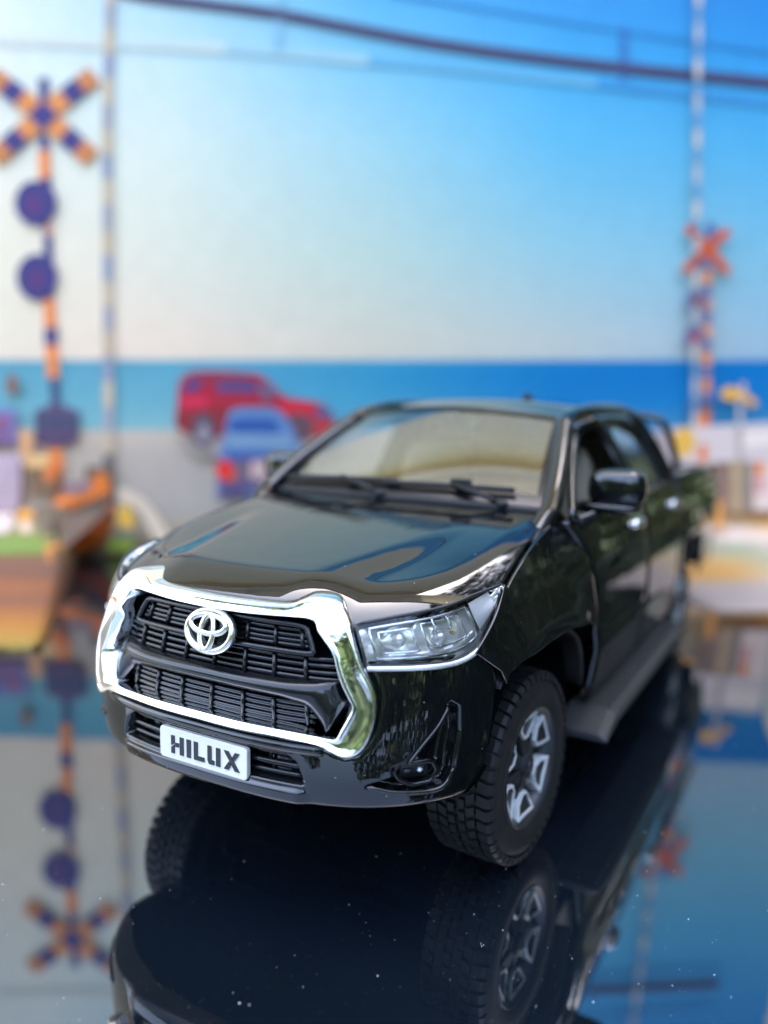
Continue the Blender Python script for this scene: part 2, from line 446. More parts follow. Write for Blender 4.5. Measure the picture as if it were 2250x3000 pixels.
INK = {}
def ink(c):
    c = tuple(c)
    if c not in INK: INK[c] = print_mat('ink_%d_%d_%d' % c, c)
    return INK[c]
LAYER = [0]
def picture(name, shapes, label=None):
    """flat print on the sheet: shapes = [(rgb, [px points])], later ones on top"""
    V, F, mi, mats = [], [], [], []
    for k, (c, pts) in enumerate(shapes):
        dq = .012 + .0008 * (k + LAYER[0])
        ps = [on_sheet(a, b, dq) for a, b in pts]
        n = len(V); V += ps; F.append(tuple(range(n, n + len(ps))))
        mm = ink(c)
        if mm not in mats: mats.append(mm)
        mi.append(mats.index(mm))
    o = mesh(name, V, F, None, backdrop, smooth=False)
    for m_ in mats: o.data.materials.append(m_)
    for f, k in zip(o.data.polygons, mi): f.material_index = k
    if label: o['label'] = label
    return o
def disc(cx, cy, rx, ry=None, n=28, a0=0, a1=360):
    ry = ry or rx
    return [(cx + rx * math.cos(math.radians(t)), cy + ry * math.sin(math.radians(t))) for t in np.linspace(a0, a1, n, endpoint=(a1 - a0 < 360))]
def strip(pts, w):
    L, R = [], []
    pts = np.array(pts, float); ws = np.broadcast_to(w, (len(pts),))
    for i in range(len(pts)):
        t = pts[min(i + 1, len(pts) - 1)] - pts[max(i - 1, 0)]; t /= np.linalg.norm(t); nrm = np.array([-t[1], t[0]])
        L.append(tuple(pts[i] + nrm * ws[i] / 2)); R.append(tuple(pts[i] - nrm * ws[i] / 2))
    return L + R[::-1]

NAVY, NAVY2, ORG, ORG2 = (72, 70, 140), (82, 82, 122), (240, 152, 92), (226, 132, 62)
# overhead wires and their faint hangers
picture('printed_wire', [((212, 232, 240), strip([(-140, 104), (0, 116), (300, 126)], 32)), ((196, 226, 240), strip([(300, 126), (500, 132), (660, 142)], 32)), ((160, 212, 242), strip([(660, 142), (900, 160), (1080, 176)], 30)),
                         ((104, 186, 240), strip([(1080, 176), (1400, 205), (1750, 244)], 26)), ((66, 158, 234), strip([(1750, 244), (2250, 300), (2320, 309)], 24)),
                         ((56, 146, 230), strip([(1150, -20), (1700, 70), (2250, 152), (2320, 162)], 9)),
                         ((134, 196, 240), strip([(815, -60), (815, 150)], 24)),
                         ((58, 124, 205), strip([(1828, 80), (1828, 240)], 24)),
                         ((72, 66, 108), strip(catmull([(250, -60), (407, -14), (620, 14), (814, 41), (1080, 92), (1356, 140), (1800, 196), (2250, 241), (2320, 248)], 6), 31))],
        'dark overhead wire printed across the sky')
LAYER[0] = 8
# tall pale pole
sh = []
px0 = lambda y: 322 - 9 * min(max(y, 0), 400) / 400 + 5 * max(0, y - 400) / 900
cols = [(150, 163, 195), (202, 196, 180), (164, 172, 192), (198, 190, 172)]
ys = list(range(-140, 1330, 74))
for i, y in enumerate(ys): sh.append((cols[i % 4], [(px0(y) - 15, y), (px0(y) + 15, y), (px0(y + 74) + 15, y + 74), (px0(y + 74) - 15, y + 74)]))
sh.append(((110, 108, 112), strip([(318, 1330), (320, 1500)], 30)))
picture('printed_pole', sh, 'tall pale banded pole printed beside the large crossing signal')
# large crossing signal
sh = [(NAVY, strip([(127, 228), (129, 300)], 30)), (NAVY, strip([(128, 395), (130, 445)], 28)), (ORG, strip([(129, 440), (131, 530)], 34)),
      (NAVY, strip([(136, 520), (144, 885)], 26)), ((228, 178, 160), strip([(143, 640), (145, 690)], 18)),
      (ORG, strip([(143, 875), (147, 965)], 34)), (NAVY, strip([(149, 960), (149, 1012)], 38)), (ORG, strip([(150, 1010), (155, 1108)], 36)),
      ((76, 92, 140), strip([(158, 1105), (162, 1190)], 26)),
      (ORG, strip([(160, 1300), (166, 1385)], 42)), ((170, 110, 80), strip([(166, 1380), (172, 1480)], 26)), ((104, 92, 86), strip([(170, 1470), (190, 1645)], 44))]
def arm(ux, uy, out):
    n = math.hypot(ux, uy); ux, uy = ux / n, uy / n
    w = 58; res = []
    for a, b, c in out:
        res.append((c, [(125 + ux * a - uy * w / 2, 337 + uy * a + ux * w / 2), (125 + ux * b - uy * w / 2, 337 + uy * b + ux * w / 2),
                        (125 + ux * b + uy * w / 2, 337 + uy * b - ux * w / 2), (125 + ux * a + uy * w / 2, 337 + uy * a - ux * w / 2)]))
    return res
OB = (205, 140, 92)
bands = [(20, 84, (225, 155, 95)), (84, 140, NAVY), (140, 192, OB)]
for ux, uy in ((143, -112), (143, 125), (-143, -112), (-143, 125)): sh += arm(ux, uy, bands)
sh.append((NAVY, [(125, 292), (170, 337), (125, 382), (80, 337)]))
sh += [(NAVY, disc(104, 594, 62, 66, a0=-60, a1=300)), ((98, 66, 132), disc(98, 600, 22, 30)), (NAVY, disc(108, 811, 60, 68)), ((96, 66, 128), disc(106, 818, 22, 30)),
       ((98, 88, 128), [(100, 1205), (160, 1180), (232, 1205), (232, 1215), (100, 1215)]), ((80, 84, 122), [(100, 1213), (232, 1213), (230, 1262), (102, 1262)]), ((94, 80, 116), [(102, 1262), (230, 1262), (226, 1296), (160, 1312), (104, 1300)])]
picture('printed_crossing_signal', sh, 'large orange and navy crossbuck signal printed on the left')
LAYER[0] = 60
# hazard gate, notice boards, cabinet and verge at the foot of the signal
k = .294
cv = lambda L: [(k * a, 1050 + k * b) for a, b in L]
picture('printed_grass', [((118, 152, 84), cv([(-480, 1790), (420, 1780), (470, 1880), (420, 1940), (-480, 1950)])), ((146, 172, 84), cv([(-480, 1840), (300, 1830), (330, 1900), (-480, 1915)]))], 'green grass strip printed at the left edge')
picture('printed_kerb', [((222, 214, 200), cv(list(catmull([(1180, 1290), (1420, 1390), (1600, 1600), (1750, 1850)], 5)) + list(catmull([(1560, 1850), (1480, 1700), (1380, 1520), (1180, 1400)], 5))))], 'pale curved kerb printed beside the road')
picture('printed_flower_bed', [((150, 178, 84), cv([(1080, 1790), (1330, 1760), (1330, 1920), (1080, 1940)])), ((130, 140, 150), cv([(1170, 1690), (1340, 1700), (1340, 1800), (1170, 1790)])), ((242, 200, 96), cv([(1165, 1500), (1270, 1450), (1350, 1600), (1330, 1705), (1170, 1695)]))], 'yellow and green roadside flower bed in the print')
LAYER[0] = 70
picture('printed_notice_board', [((142, 118, 112), cv(disc(115, 260, 62, 110))), ((128, 132, 196), cv([(-300, 500), (170, 500), (165, 860), (-300, 870)])), ((132, 108, 160), cv([(-300, 620), (110, 620), (110, 860), (-300, 870)])), ((190, 60, 80), cv(disc(22, 612, 34, 34))),
                                 ((224, 180, 140), cv([(190, 700), (320, 720), (320, 1000), (200, 1000)])), ((182, 172, 196), cv([(-300, 950), (215, 950), (225, 1380), (180, 1520), (-300, 1540)])), ((212, 204, 208), cv([(-300, 1540), (120, 1540), (150, 1660), (60, 1740), (-300, 1740)]))],
        'violet notice boards printed at the left edge')
picture('printed_hazard_gate', [((238, 205, 150), cv([(240, 960), (500, 960), (480, 1080), (250, 1090)])), ((132, 112, 92), cv([(270, 1100), (540, 1080), (560, 1340), (330, 1350)])), ((228, 134, 78), cv([(420, 1120), (560, 1020), (560, 1180), (470, 1240)])),
                                ((112, 106, 94), cv([(340, 1470), (620, 1440), (700, 1780), (420, 1770), (350, 1640)])), ((216, 160, 60), cv(disc(250, 1560, 80, 55))), ((222, 205, 200), cv(disc(255, 1680, 60, 60))),
                                ((150, 130, 150), cv([(640, 1240), (900, 1230), (880, 1330), (640, 1330)])), ((112, 100, 90), cv([(850, 1080), (1140, 1080), (1130, 1250), (1080, 1300), (960, 1160), (850, 1240)])),
                                ((104, 96, 90), cv([(560, 1560), (1090, 1340), (1120, 1480), (640, 1900)])),
                                (ORG2, cv(catmull([(560, 1390), (850, 1340), (940, 1160), (1060, 1160), (1085, 1380), (860, 1500), (650, 1610), (555, 1540)], 4, True))),
                                ((222, 124, 58), cv(catmull([(660, 1790), (900, 1660), (1110, 1440), (1120, 1580), (1040, 1810), (800, 1940), (680, 1900)], 4, True))),
                                ((216, 150, 84), cv([(440, 1880), (610, 1830), (630, 2020), (480, 2020)])), ((120, 100, 92), cv([(630, 1880), (720, 1900), (700, 2060), (590, 2060)]))],
        'orange and black hazard gate printed at the foot of the signal')
LAYER[0] = 90
# red car and blue van on the coast road
k4 = .3617
cw = lambda L: [(450 + k4 * a, 1020 + k4 * b) for a, b in L]
RED = (172, 42, 66)
picture('printed_red_car', [((160, 158, 160), cw([(180, 720), (1500, 720), (1450, 860), (350, 880)])),
                            (RED, cw(catmull([(265, 205), (760, 200), (900, 240), (1060, 390), (1260, 425), (1400, 470), (1455, 560), (1440, 650), (1260, 730), (480, 720), (300, 690), (185, 640), (190, 470)], 4, True))),
                            ((140, 52, 62), cw([(195, 520), (520, 480), (1000, 440), (1000, 700), (480, 720), (300, 690), (190, 640)])), ((216, 52, 92), cw([(230, 400), (430, 390), (440, 465), (225, 480)])),
                            ((206, 44, 66), cw([(1010, 420), (1290, 450), (1290, 560), (1040, 520)])), ((124, 66, 100), cw([(270, 230), (740, 222), (860, 262), (300, 270)])),
                            ((76, 78, 150), cw([(265, 275), (390, 268), (360, 340), (245, 355)])), ((78, 78, 140), cw([(530, 278), (830, 278), (840, 365), (495, 352)])), ((96, 104, 142), cw([(850, 290), (900, 272), (1010, 385), (880, 415)])),
                            ((88, 98, 150), cw([(1330, 470), (1440, 500), (1440, 580), (1300, 540)])), ((184, 66, 74), cw([(1260, 590), (1430, 580), (1420, 660), (1290, 700)])),
                            ((100, 78, 92), cw(disc(1180, 640, 115, 120))), ((92, 84, 104), cw(disc(402, 665, 100, 140))), ((150, 150, 170), cw(disc(405, 690, 48, 75)))],
        'red sport utility car printed on the coast road')
LAYER[0] = 106
picture('printed_blue_van', [((96, 136, 196), cw(catmull([(620, 510), (800, 480), (980, 490), (1080, 570), (1180, 790), (1200, 1100), (560, 1210), (515, 1150), (520, 900), (560, 760)], 4, True))),
                             ((48, 92, 172), cw(catmull([(640, 580), (960, 570), (1010, 640), (1000, 700), (640, 680)], 3, True))), ((120, 158, 198), cw([(600, 690), (1090, 700), (1150, 800), (590, 800)])), ((60, 96, 178), cw([(585, 840), (1020, 840), (1000, 900), (600, 905)])),
                             ((112, 100, 126), cw([(600, 905), (1180, 880), (1180, 1080), (560, 1080)])), ((196, 178, 184), cw([(790, 910), (950, 910), (950, 1050), (780, 1060)])), ((92, 84, 134), cw([(530, 1080), (1000, 1060), (700, 1190), (540, 1220)])),
                             ((226, 52, 50), cw(catmull([(530, 920), (600, 905), (650, 1000), (640, 1070), (540, 1060), (505, 990)], 4, True))), ((214, 96, 54), cw(disc(630, 1040, 40, 30)))],
        'pale blue van with a red tail light printed on the road')
LAYER[0] = 122
# right-hand signal, pole, lamps, posts
k5 = .3614
cs = lambda L: [(1950 + k5 * a, 550 + k5 * b) for a, b in L]
sh = []
cols = [(184, 196, 212), (112, 156, 206), (206, 204, 204), (120, 160, 204)]
for i, y in enumerate(range(-140, 1330, 52)): sh.append((cols[i % 4], [(2046 - .008 * y - 9, y), (2046 - .008 * y + 9, y), (2046 - .008 * y + 9, y + 52), (2046 - .008 * y - 9, y + 52)]))
picture('printed_pole', sh, 'thin banded pole printed behind the small crossing signal')
sh = [((96, 110, 170), cs(disc(370, 350, 45, 75)))]
for i, y in enumerate(range(560, 2000, 110)): sh.append((((112, 120, 172), (226, 150, 96))[i % 2], cs([(306 - i, y), (376 - i, y), (375 - i, y + 110), (305 - i, y + 110)])))
CR = (200, 98, 66)
for x, y in ((180, 320), (505, 345), (160, 670), (500, 680)): sh.append((CR, cs(strip([(345, 490), (345 + 1.06 * (x - 345), 490 + 1.06 * (y - 490))], 78))))
sh += [((100, 118, 168), cs(disc(250, 920, 92, 105))), ((140, 92, 82), cs(disc(262, 920, 42, 50))), ((108, 124, 172), cs(disc(235, 1205, 90, 100))), ((164, 82, 92), cs(disc(238, 1215, 42, 52))), ((96, 92, 118), cs([(180, 1730), (390, 1740), (380, 1820), (200, 1810)])), ((228, 130, 66), cs([(275, 1820), (360, 1820), (340, 2200), (270, 2200)]))]
picture('printed_crossing_signal', sh, 'small red-orange crossbuck signal printed on the right')
LAYER[0] = 160
k6 = .4068
cq = lambda L: [(1980 + k6 * a, 1300 + k6 * b) for a, b in L]
picture('printed_street_lamp', [((196, 196, 206), cs([(585, 1640), (620, 1640), (625, 2260), (580, 2260)])), ((236, 188, 76), cs(disc(530, 1670, 85, 55))), ((232, 180, 80), cs(strip([(610, 1670), (730, 1760)], 60))), ((214, 190, 190), cs(strip([(630, 1580), (625, 1680)], 40)))],
        'yellow double lamp on a pale post printed at the right edge')
picture('printed_barrier', [((216, 212, 222), cs([(0, 1950), (900, 1900), (960, 1905), (960, 2230), (0, 2240)])), ((232, 190, 92), cs(disc(150, 2060, 90, 120))), ((240, 236, 240), cs([(640, 1980), (960, 1965), (960, 2080), (620, 2100)])), ((230, 130, 60), cs([(270, 2080), (340, 2080), (330, 2220), (270, 2220)])),
                            ((142, 122, 118), cq([(290, 130), (790, 130), (790, 500), (290, 500)])), ((186, 170, 142), cq([(400, 120), (470, 120), (470, 500), (395, 500)])), ((150, 142, 138), cq([(480, 140), (560, 140), (550, 490), (480, 490)])),
                            ((230, 220, 222), cq([(560, 130), (790, 130), (790, 480), (560, 480)])), ((226, 130, 60), cq([(570, 130), (640, 130), (630, 230), (575, 240)])), ((212, 150, 160), cq([(575, 250), (640, 250), (630, 350), (575, 350)])), ((206, 150, 80), cq([(280, 420), (340, 400), (340, 620), (275, 620)]))],
        'pale barrier and posts printed at the right edge')

# ------------------------------------------------------------------ the toy truck
truck = thing('toy_pickup_truck', 'glossy black die-cast double-cab pickup truck with chrome grille on the black table', 'toy truck')
XC, NS = .05, 2.8
ZF = [.30, .45, .55, .70, .85, 1.0, 1.1, 1.18, 1.30]; XFV = [.86, .93, .955, .95, .93, .905, .87, .80, .66]
ZW = [.30, .45, .60, .85, 1.0, 1.1, 1.16, 1.24, 1.32, 1.5, 1.72]
YWF = [.85, .87, .89, .885, .865, .845, .815, .775, .735, .68, .58]      # half width at the fenders
YWC = [.84, .865, .895, .912, .908, .895, .882, .855, .815, .71, .595]   # half width at the doors
def smooth_interp(x, xs, ys):
    # monotone-ish smooth interpolation (averaged linear) to avoid facets in the lacquer
    x = np.asarray(x, float); w = .045
    return sum(np.interp(x + d, xs, ys) * k for d, k in ((-1.5 * w, .08), (-w, .17), (-w / 2, .2), (0, .1), (w / 2, .2), (w, .17), (1.5 * w, .08)))
def XF(z): return smooth_interp(z, ZF, XFV)
def YW(x, z):
    t = sstep(-.05, .70, -np.asarray(x, float))
    return smooth_interp(z, ZW, YWF) * (1 - t) + smooth_interp(z, ZW, YWC) * t
def XSH(y, z):
    q = np.clip(1 - (np.abs(y) / smooth_interp(z, ZW, YWF)) ** NS, 0, 1)
    return XC + (XF(z) - XC) * q ** (1 / NS)
def YSH(x, z):
    q = np.clip(1 - (np.clip(np.asarray(x, float) - XC, 0, None) / (XF(z) - XC)) ** NS, 0, 1)
    return YW(x, z) * q ** (1 / NS)

# ---- hood
def ZH(x, y):
    x = np.asarray(x, float); y = np.abs(np.asarray(y, float))
    zc = 1.284 - .112 * x - .012 * np.clip(x - .2, 0, 1) ** 2
    yb = np.interp(x, [-.45, 0, .75], [.60, .50, .36])
    B = .034 * sstep(-.12, .55, x)
    w = np.interp(x, [-.45, 0, .8], [.05, .055, .12])
    zc = zc - B * sstep(-w, w, y - yb)
    rho = ((np.clip(x - XC, 0, None) / .80) ** NS + (y / .825) ** NS) ** (1 / NS)
    zc = zc - .018 * np.clip(y / .75, 0, 2) ** 3
    return zc - (.062 + .010 * (y / .8) ** 2) * (np.clip(rho - .82, 0, .3) / .18) ** 1.75
FU = [0, .2, .33, .40, .45, .5, .56, .62, .72, .84, .92, 1]
FX = [.850, .848, .838, .808, .79, .782, .788, .798, .746, .606, .485, .318]
FY = [0, .16, .27, .325, .36, .42, .465, .512, .593, .718, .766, .806]
def edge_y(x): return .806 + (.737 - .806) * np.clip((.318 - np.asarray(x, float)) / .733, 0, 1.05)
nu, nv = 161, 90
us = np.linspace(-1, 1, nu); vsn = np.linspace(0, 1, nv)
P = np.zeros((nu, nv, 3))
for i, u in enumerate(us):
    a = abs(u); fx = float(np.interp(a, FU, FX)); fy = float(np.interp(a, FU, FY)) * (1 if u >= 0 else -1)
    rx, ry = -.365 - .05 * a * a, .737 * u
    t = vsn
    x = rx + (fx - rx) * t; y = ry + (fy - ry) * t
    P[i] = np.stack([x, y, ZH(x, y)], -1)
ext = np.zeros((nu, 5, 3))          # rolled front lip
for i, u in enumerate(us):
    k_ = float(sstep(.66, .58, abs(u)))
    for j, (dx, dz) in enumerate(((.004, -.006), (.0065, -.012), (.007, -.018), (.004, -.022), (-.012, -.023))):
        ext[i, j] = P[i, -1] + np.array([dx, 0, dz]) * (k_ if k_ > .02 else .02)
P = np.concatenate([P, ext], axis=1)
V, F = grid(P)
mesh('hood', V, flip(F), M['paint'], truck, solid=.022, offset=1)
def hood_edge(x):     # the hood's outer edge line
    t = (.318 - x) / (.318 + .415)
    y = edge_y(x)
    return y, ZH(x, y)

# ---- fenders, doors and bed sides: one panel each, cut along the same side surface
def arch_z(x, cx):
    x = np.asarray(x, float)
    q = np.abs(x - cx) / np.where(x > cx, .475, .47)
    return .36 + .535 * np.clip(1 - q ** np.where(x > cx, 9., 3.2), 0, 1) ** np.where(x > cx, 1 / 4., 1 / 2.6)
def flare(x, z, cx):
    rr = ((np.abs(x - cx) / .53) ** 3 + (np.clip(z - .30, 0, 2) / .67) ** 3) ** (1 / 3)
    return .018 * np.exp(-((rr - .95) / .12) ** 2)
def seam_dx(z): return np.interp(z, [.4, .65, .94, 1.14, 1.31], [-.27, -.25, -.17, -.11, 0])
for sgn in (1, -1):
    xs = np.concatenate([np.linspace(.540, .30, 26), np.linspace(.295, -.36, 70)])
    nz = 46
    P = np.zeros((len(xs), nz, 3))
    for i, x0 in enumerate(xs):
        if x0 > .318: ztop = 1.150 - (x0 - .318) / (.54 - .318) * .185
        else: ztop = float(hood_edge(x0)[1]) - .004
        zl = float(arch_z(x0, 0)) if abs(x0) < .46 else .36
        if x0 > .425: zl = .875 + (x0 - .425) * .80
        zl = max(zl, .43) if x0 < -.2 else zl
        zl = min(zl, ztop - .002)
        zz = ztop + (zl - ztop) * np.linspace(0, 1, nz)
        sh_ = sstep(.05, .36, -x0)
        x = x0 + sh_ * seam_dx(zz)
        y = YSH(x, zz) + flare(x, zz, 0)
        if x0 <= .318: y = y + (float(edge_y(x0)) + .007 - y[0]) * np.exp(-((ztop - zz) / .085) ** 2)
        P[i] = np.stack([x, y * sgn, zz], -1)
    V, F = grid(P)
    mesh('fender', V, F if sgn > 0 else flip(F), M['paint'], truck, solid=.02, offset=1)
    # lip turned inwards round the wheel arch
    ax = np.linspace(.43, -.455, 60)
    lp = np.zeros((60, 5, 3))
    for i, x in enumerate(ax):
        z = float(arch_z(x, 0)); y = float(YSH(x, z) + flare(x, z, 0))
        for j, dy in enumerate((0.001, -.004, -.02, -.06, -.16)): lp[i, j] = (x, sgn * (y + dy), z - .004 + (-.008 if j in (1, 2) else 0))
    V, F = grid(lp)
    mesh('arch_lip', V, F, M['dark'], truck, solid=.01)
    # dark liner behind each wheel
    for cx in (0., -3.085):
        n = 30; lv = np.zeros((n, 3, 3))
        for i, t in enumerate(np.linspace(.42, math.pi + .12, n)):
            for j, yy in enumerate((.83, .55, .50)):
                R_ = .475 if j < 2 else .1
                lv[i, j] = (cx + R_ * math.cos(t), sgn * yy, .42 + R_ * math.sin(t))
        V, F = grid(lv)
        mesh('wheel_liner', V, F, M['void'], truck, solid=.01)

    # doors
    def panel(name, xa, xb, za, zb, front_seam=False, cx=None, m=M['paint'], n=40, nz_=40):
        P = np.zeros((n, nz_, 3))
        for i, t in enumerate(np.linspace(0, 1, n)):
            x0 = xa + (xb - xa) * t
            zl = za
            if cx is not None and abs(x0 - cx) < .465: zl = max(za, float(arch_z(x0, cx)))
            zz = np.linspace(zb, zl, nz_)
            x = x0 + (seam_dx(zz) * (1 - t) if front_seam else 0)
            y = YSH(x, zz) + (flare(x, zz, cx) if cx is not None else 0)
            y = y + .010 * np.exp(-((zz - .70) / .05) ** 2) * (cx is None)      # pressed line low on the doors
            # edges rolled in a little so that the gaps read
            e = np.minimum(t, 1 - t) * abs(xb - xa)
            y = y - .014 * np.exp(-(e / .012) ** 2)
            P[i] = np.stack([np.broadcast_to(x, zz.shape), y * sgn, zz], -1)
        V, F = grid(P)
        return mesh(name, V, F if sgn > 0 else flip(F), m, truck, solid=.02, offset=1)
    d1 = panel('door', -.375, -1.585, .44, 1.285, True)
    d2 = panel('door', -1.600, -2.545, .44, 1.295)
    panel('cab_corner', -2.560, -2.70, .44, 1.30, n=10)
    panel('bed_side', -2.735, -4.30, .52, 1.315, cx=-3.085, n=90)
    # handles
    for dr, hx in ((d1, -1.375), (d2, -2.40)):
        V, F = ellipsoid((hx, sgn * .905, 1.172), (.10, .030, .028), 10, 20, .8)
        mesh('handle', V, F, M['handle'], dr)
    # side step
    zt = .43
    prof = [(.80, .36), (.80, .425), (.985, .425), (1.025, .405), (1.03, .375), (1.0, .35)]
    xs = [-.44, -.62, -2.35, -2.50]
    P = []
    for i, x in enumerate(xs):
        dz = -.055 if i in (0, 3) else 0
        P.append([(x, sgn * a, max(b + dz, .335)) for a, b in prof])
    V = np.array(P).reshape(-1, 3); n = len(prof); F = []
    for i in range(len(xs) - 1):
        for j in range(n): F.append((i * n + j, i * n + (j + 1) % n, (i + 1) * n + (j + 1) % n, (i + 1) * n + j))
    F += [tuple(range(n - 1, -1, -1)), tuple((len(xs) - 1) * n + j for j in range(n))]
    if sgn < 0: F = flip(F)
    st = bevel(mesh('side_step', V, F, M['step'], truck, smooth=False), .012)
    parts = []
    for q in range(5):
        yy = .865 + q * .027
        for xx in np.arange(-.70, -2.32, -.075): parts.append(box((xx, sgn * yy, .4275), (.052, .012, .009)))
    V, F = join(parts); mesh('tread_rib', V, F, M['step'], st, smooth=False)

    # greenhouse side: pillars and window frames
    G = lambda x, z: float(YW(-1.5, z))
    def gp(x, z, off=0.): return (x, sgn * (G(x, z) + off), z)
    belt = 1.29
    apil = catmull([(-.20, sgn * .72, 1.20), (-.33, sgn * .735, 1.29), (-.42, sgn * .74, 1.345), (-.62, sgn * .70, 1.47), (-.90, sgn * .625, 1.625), (-1.10, sgn * .585, 1.705), (-1.5, sgn * .585, 1.745), (-2.1, sgn * .585, 1.745), (-2.42, sgn * .60, 1.705), (-2.58, sgn * .66, 1.60), (-2.66, sgn * .76, 1.42), (-2.69, sgn * .815, 1.29)], 6)
    V, F = tube(apil, .045, 10, ref=(0, 0, 1), flat=.85)
    mesh('pillar', V, F, M['paint'], truck)
    fr = catmull([gp(-.42, 1.30, .012), gp(-.66, 1.44, .008), gp(-.98, 1.60, .005), gp(-1.18, 1.66, .003), gp(-1.50, 1.675, .003), gp(-1.60, 1.62, .004), gp(-1.64, 1.45, .008), gp(-1.66, 1.29, .01)], 5)
    V, F = tube(fr, .032, 8, ref=(0, 1, 0), flat=.6)
    mesh('window_frame', V, F, M['paint'], d1)
    fr = catmull([gp(-1.70, 1.30, .01), gp(-1.69, 1.45, .008), gp(-1.66, 1.62, .004), gp(-1.72, 1.675, .003), gp(-2.05, 1.68, .003), gp(-2.30, 1.63, .004), gp(-2.44, 1.48, .008), gp(-2.53, 1.30, .01)], 5)
    V, F = tube(fr, .032, 8, ref=(0, 1, 0), flat=.6)
    mesh('window_frame', V, F, M['paint'], d2)
    fl = tube([gp(-.5, 1.285, .01), gp(-1.6, 1.29, .012), gp(-2.55, 1.30, .012)], .022, 8, ref=(0, 0, 1), flat=.8)
    mesh('belt_line', *fl, M['black'], truck)
    # roof side infill between the frames and the roof rail
    top = [(-1.02, 1.67), (-1.5, 1.715), (-2.1, 1.715), (-2.40, 1.66)]
    bot = [(-1.06, 1.62), (-1.5, 1.66), (-2.1, 1.66), (-2.38, 1.60)]
    Pq = np.array([[gp(a, b), gp(c, d)] for (a, b), (c, d) in zip(top, bot)])
    V, F = grid(Pq); mesh('roof_rail', V, F if sgn > 0 else flip(F), M['paint'], truck, solid=.03, offset=1)
    # rear door glass and the fixed glass; the front window is open
    gl = np.array([[gp(-1.70, 1.30, -.01), gp(-1.70, 1.66, -.01)], [gp(-2.1, 1.30, -.01), gp(-2.1, 1.67, -.01)], [gp(-2.30, 1.30, -.01), gp(-2.30, 1.62, -.01)], [gp(-2.52, 1.30, -.01), gp(-2.50, 1.36, -.01)]])
    V, F = grid(gl); mesh('side_window', V, F, M['sideglass'], d2)
    Pq = np.array([[gp(-2.40, 1.64), gp(-2.50, 1.30)], [gp(-2.50, 1.62), gp(-2.58, 1.30)], [gp(-2.60, 1.55), gp(-2.70, 1.30)]])
    V, F = grid(Pq); mesh('rear_pillar', V, F, M['paint'], truck, solid=.03)
    bp_ = tube([gp(-1.65, 1.28, -.02), gp(-1.63, 1.68, -.02)], .05, 8, ref=(0, 1, 0), flat=.5)
    mesh('centre_pillar', *bp_, M['black'], truck)

    # door mirror
    mr_ = mesh('mirror', *ellipsoid((-.80, sgn * .925, 1.405), (.085, .128, .086), 22, 36, .62), M['paint'], truck)
    mesh('mirror_base', *ellipsoid((-.785, sgn * .895, 1.318), (.090, .145, .024), 12, 30, .6), M['black'], mr_)
    mesh('mirror_arm', *tube([(-.79, sgn * .76, 1.305), (-.79, sgn * .85, 1.315)], [.05, .035], 10, flat=.6), M['black'], mr_)
    V, F = grid(np.array([[(-.888, sgn * (.925 + a), 1.405 + b) for b in (-.06, .06)] for a in (-.1, .1)]))
    mesh('mirror_glass', V, F, M['chrome'], mr_, solid=.004)

# lettering on the driver's door (truck's left side)
def text_mesh(txt, size, shear=0., spacing=1.0):
    cu = bpy.data.curves.new('t', 'FONT'); cu.body = txt; cu.size = size; cu.shear = shear; cu.space_character = spacing; cu.extrude = .0
    o = bpy.data.objects.new('t', cu); col.objects.link(o)
    dg = bpy.context.evaluated_depsgraph_get()
    me = o.evaluated_get(dg).to_mesh()
    V = np.array([v.co[:] for v in me.vertices]); F = [tuple(p.vertices) for p in me.polygons]
    o.evaluated_get(dg).to_mesh_clear()
    bpy.data.objects.remove(o); bpy.data.curves.remove(cu)
    return V, F
left_door = [o for o in truck.children if o.name.startswith('door')][0]
def side_text(txt, x0, z0, size, m, name, shear=.15):
    V, F = text_mesh(txt, size, shear, 1.05)
    X = x0 - V[:, 0]; Z = z0 + V[:, 1]
    Y = YSH(X, Z) + .012
    return mesh(name, np.stack([X, Y, Z], -1), F, m, left_door, smooth=False)
side_text('HILUX', -.535, 1.128, .080, M['grey'], 'door_lettering')
side_text('REV', -.555, 1.052, .070, M['grey'], 'door_lettering')
side_text('O', -.700, 1.052, .078, M['red'], 'door_lettering')

# ---- bed: floor, inner walls, tailgate, rails, bumper, sport bar
parts = [box((-3.52, 0, .62), (1.56, 1.70, .04)), box((-2.755, 0, .96), (.04, 1.72, .70))]
V, F = join(parts); mesh('bed_floor', V, F, M['dark'], truck, smooth=False)
tg = bevel(mesh('tailgate', *box((-4.30, 0, .93), (.06, 1.70, .70)), M['paint'], truck, smooth=False), .02)
mesh('handle', *box((-4.34, 0, 1.12), (.03, .3, .08)), M['black'], tg, smooth=False)
for sgn in (1, -1):
    rail = tube([(-2.73, sgn * .835, 1.318), (-3.5, sgn * .845, 1.320), (-4.32, sgn * .845, 1.315)], .055, 10, ref=(0, 0, 1), flat=.45)
    mesh('bed_rail', *rail, M['paint'], truck)
    mesh('tail_light', *box((-4.325, sgn * .80, .98), (.05, .13, .42)), M['redlens'], truck, smooth=False)
mesh('rear_bumper', *box((-4.42, 0, .52), (.16, 1.66, .16)), M['chrome'], truck, smooth=False)
bar = catmull([(-3.05, .80, 1.33), (-2.88, .75, 1.60), (-2.84, .66, 1.69), (-2.84, .40, 1.705), (-2.84, -.40, 1.705), (-2.84, -.66, 1.69), (-2.88, -.74, 1.62), (-3.05, -.80, 1.33)], 7)
mesh('sport_bar', *tube(bar, .026, 10, ref=(1, 0, 0)), M['gun'], truck)

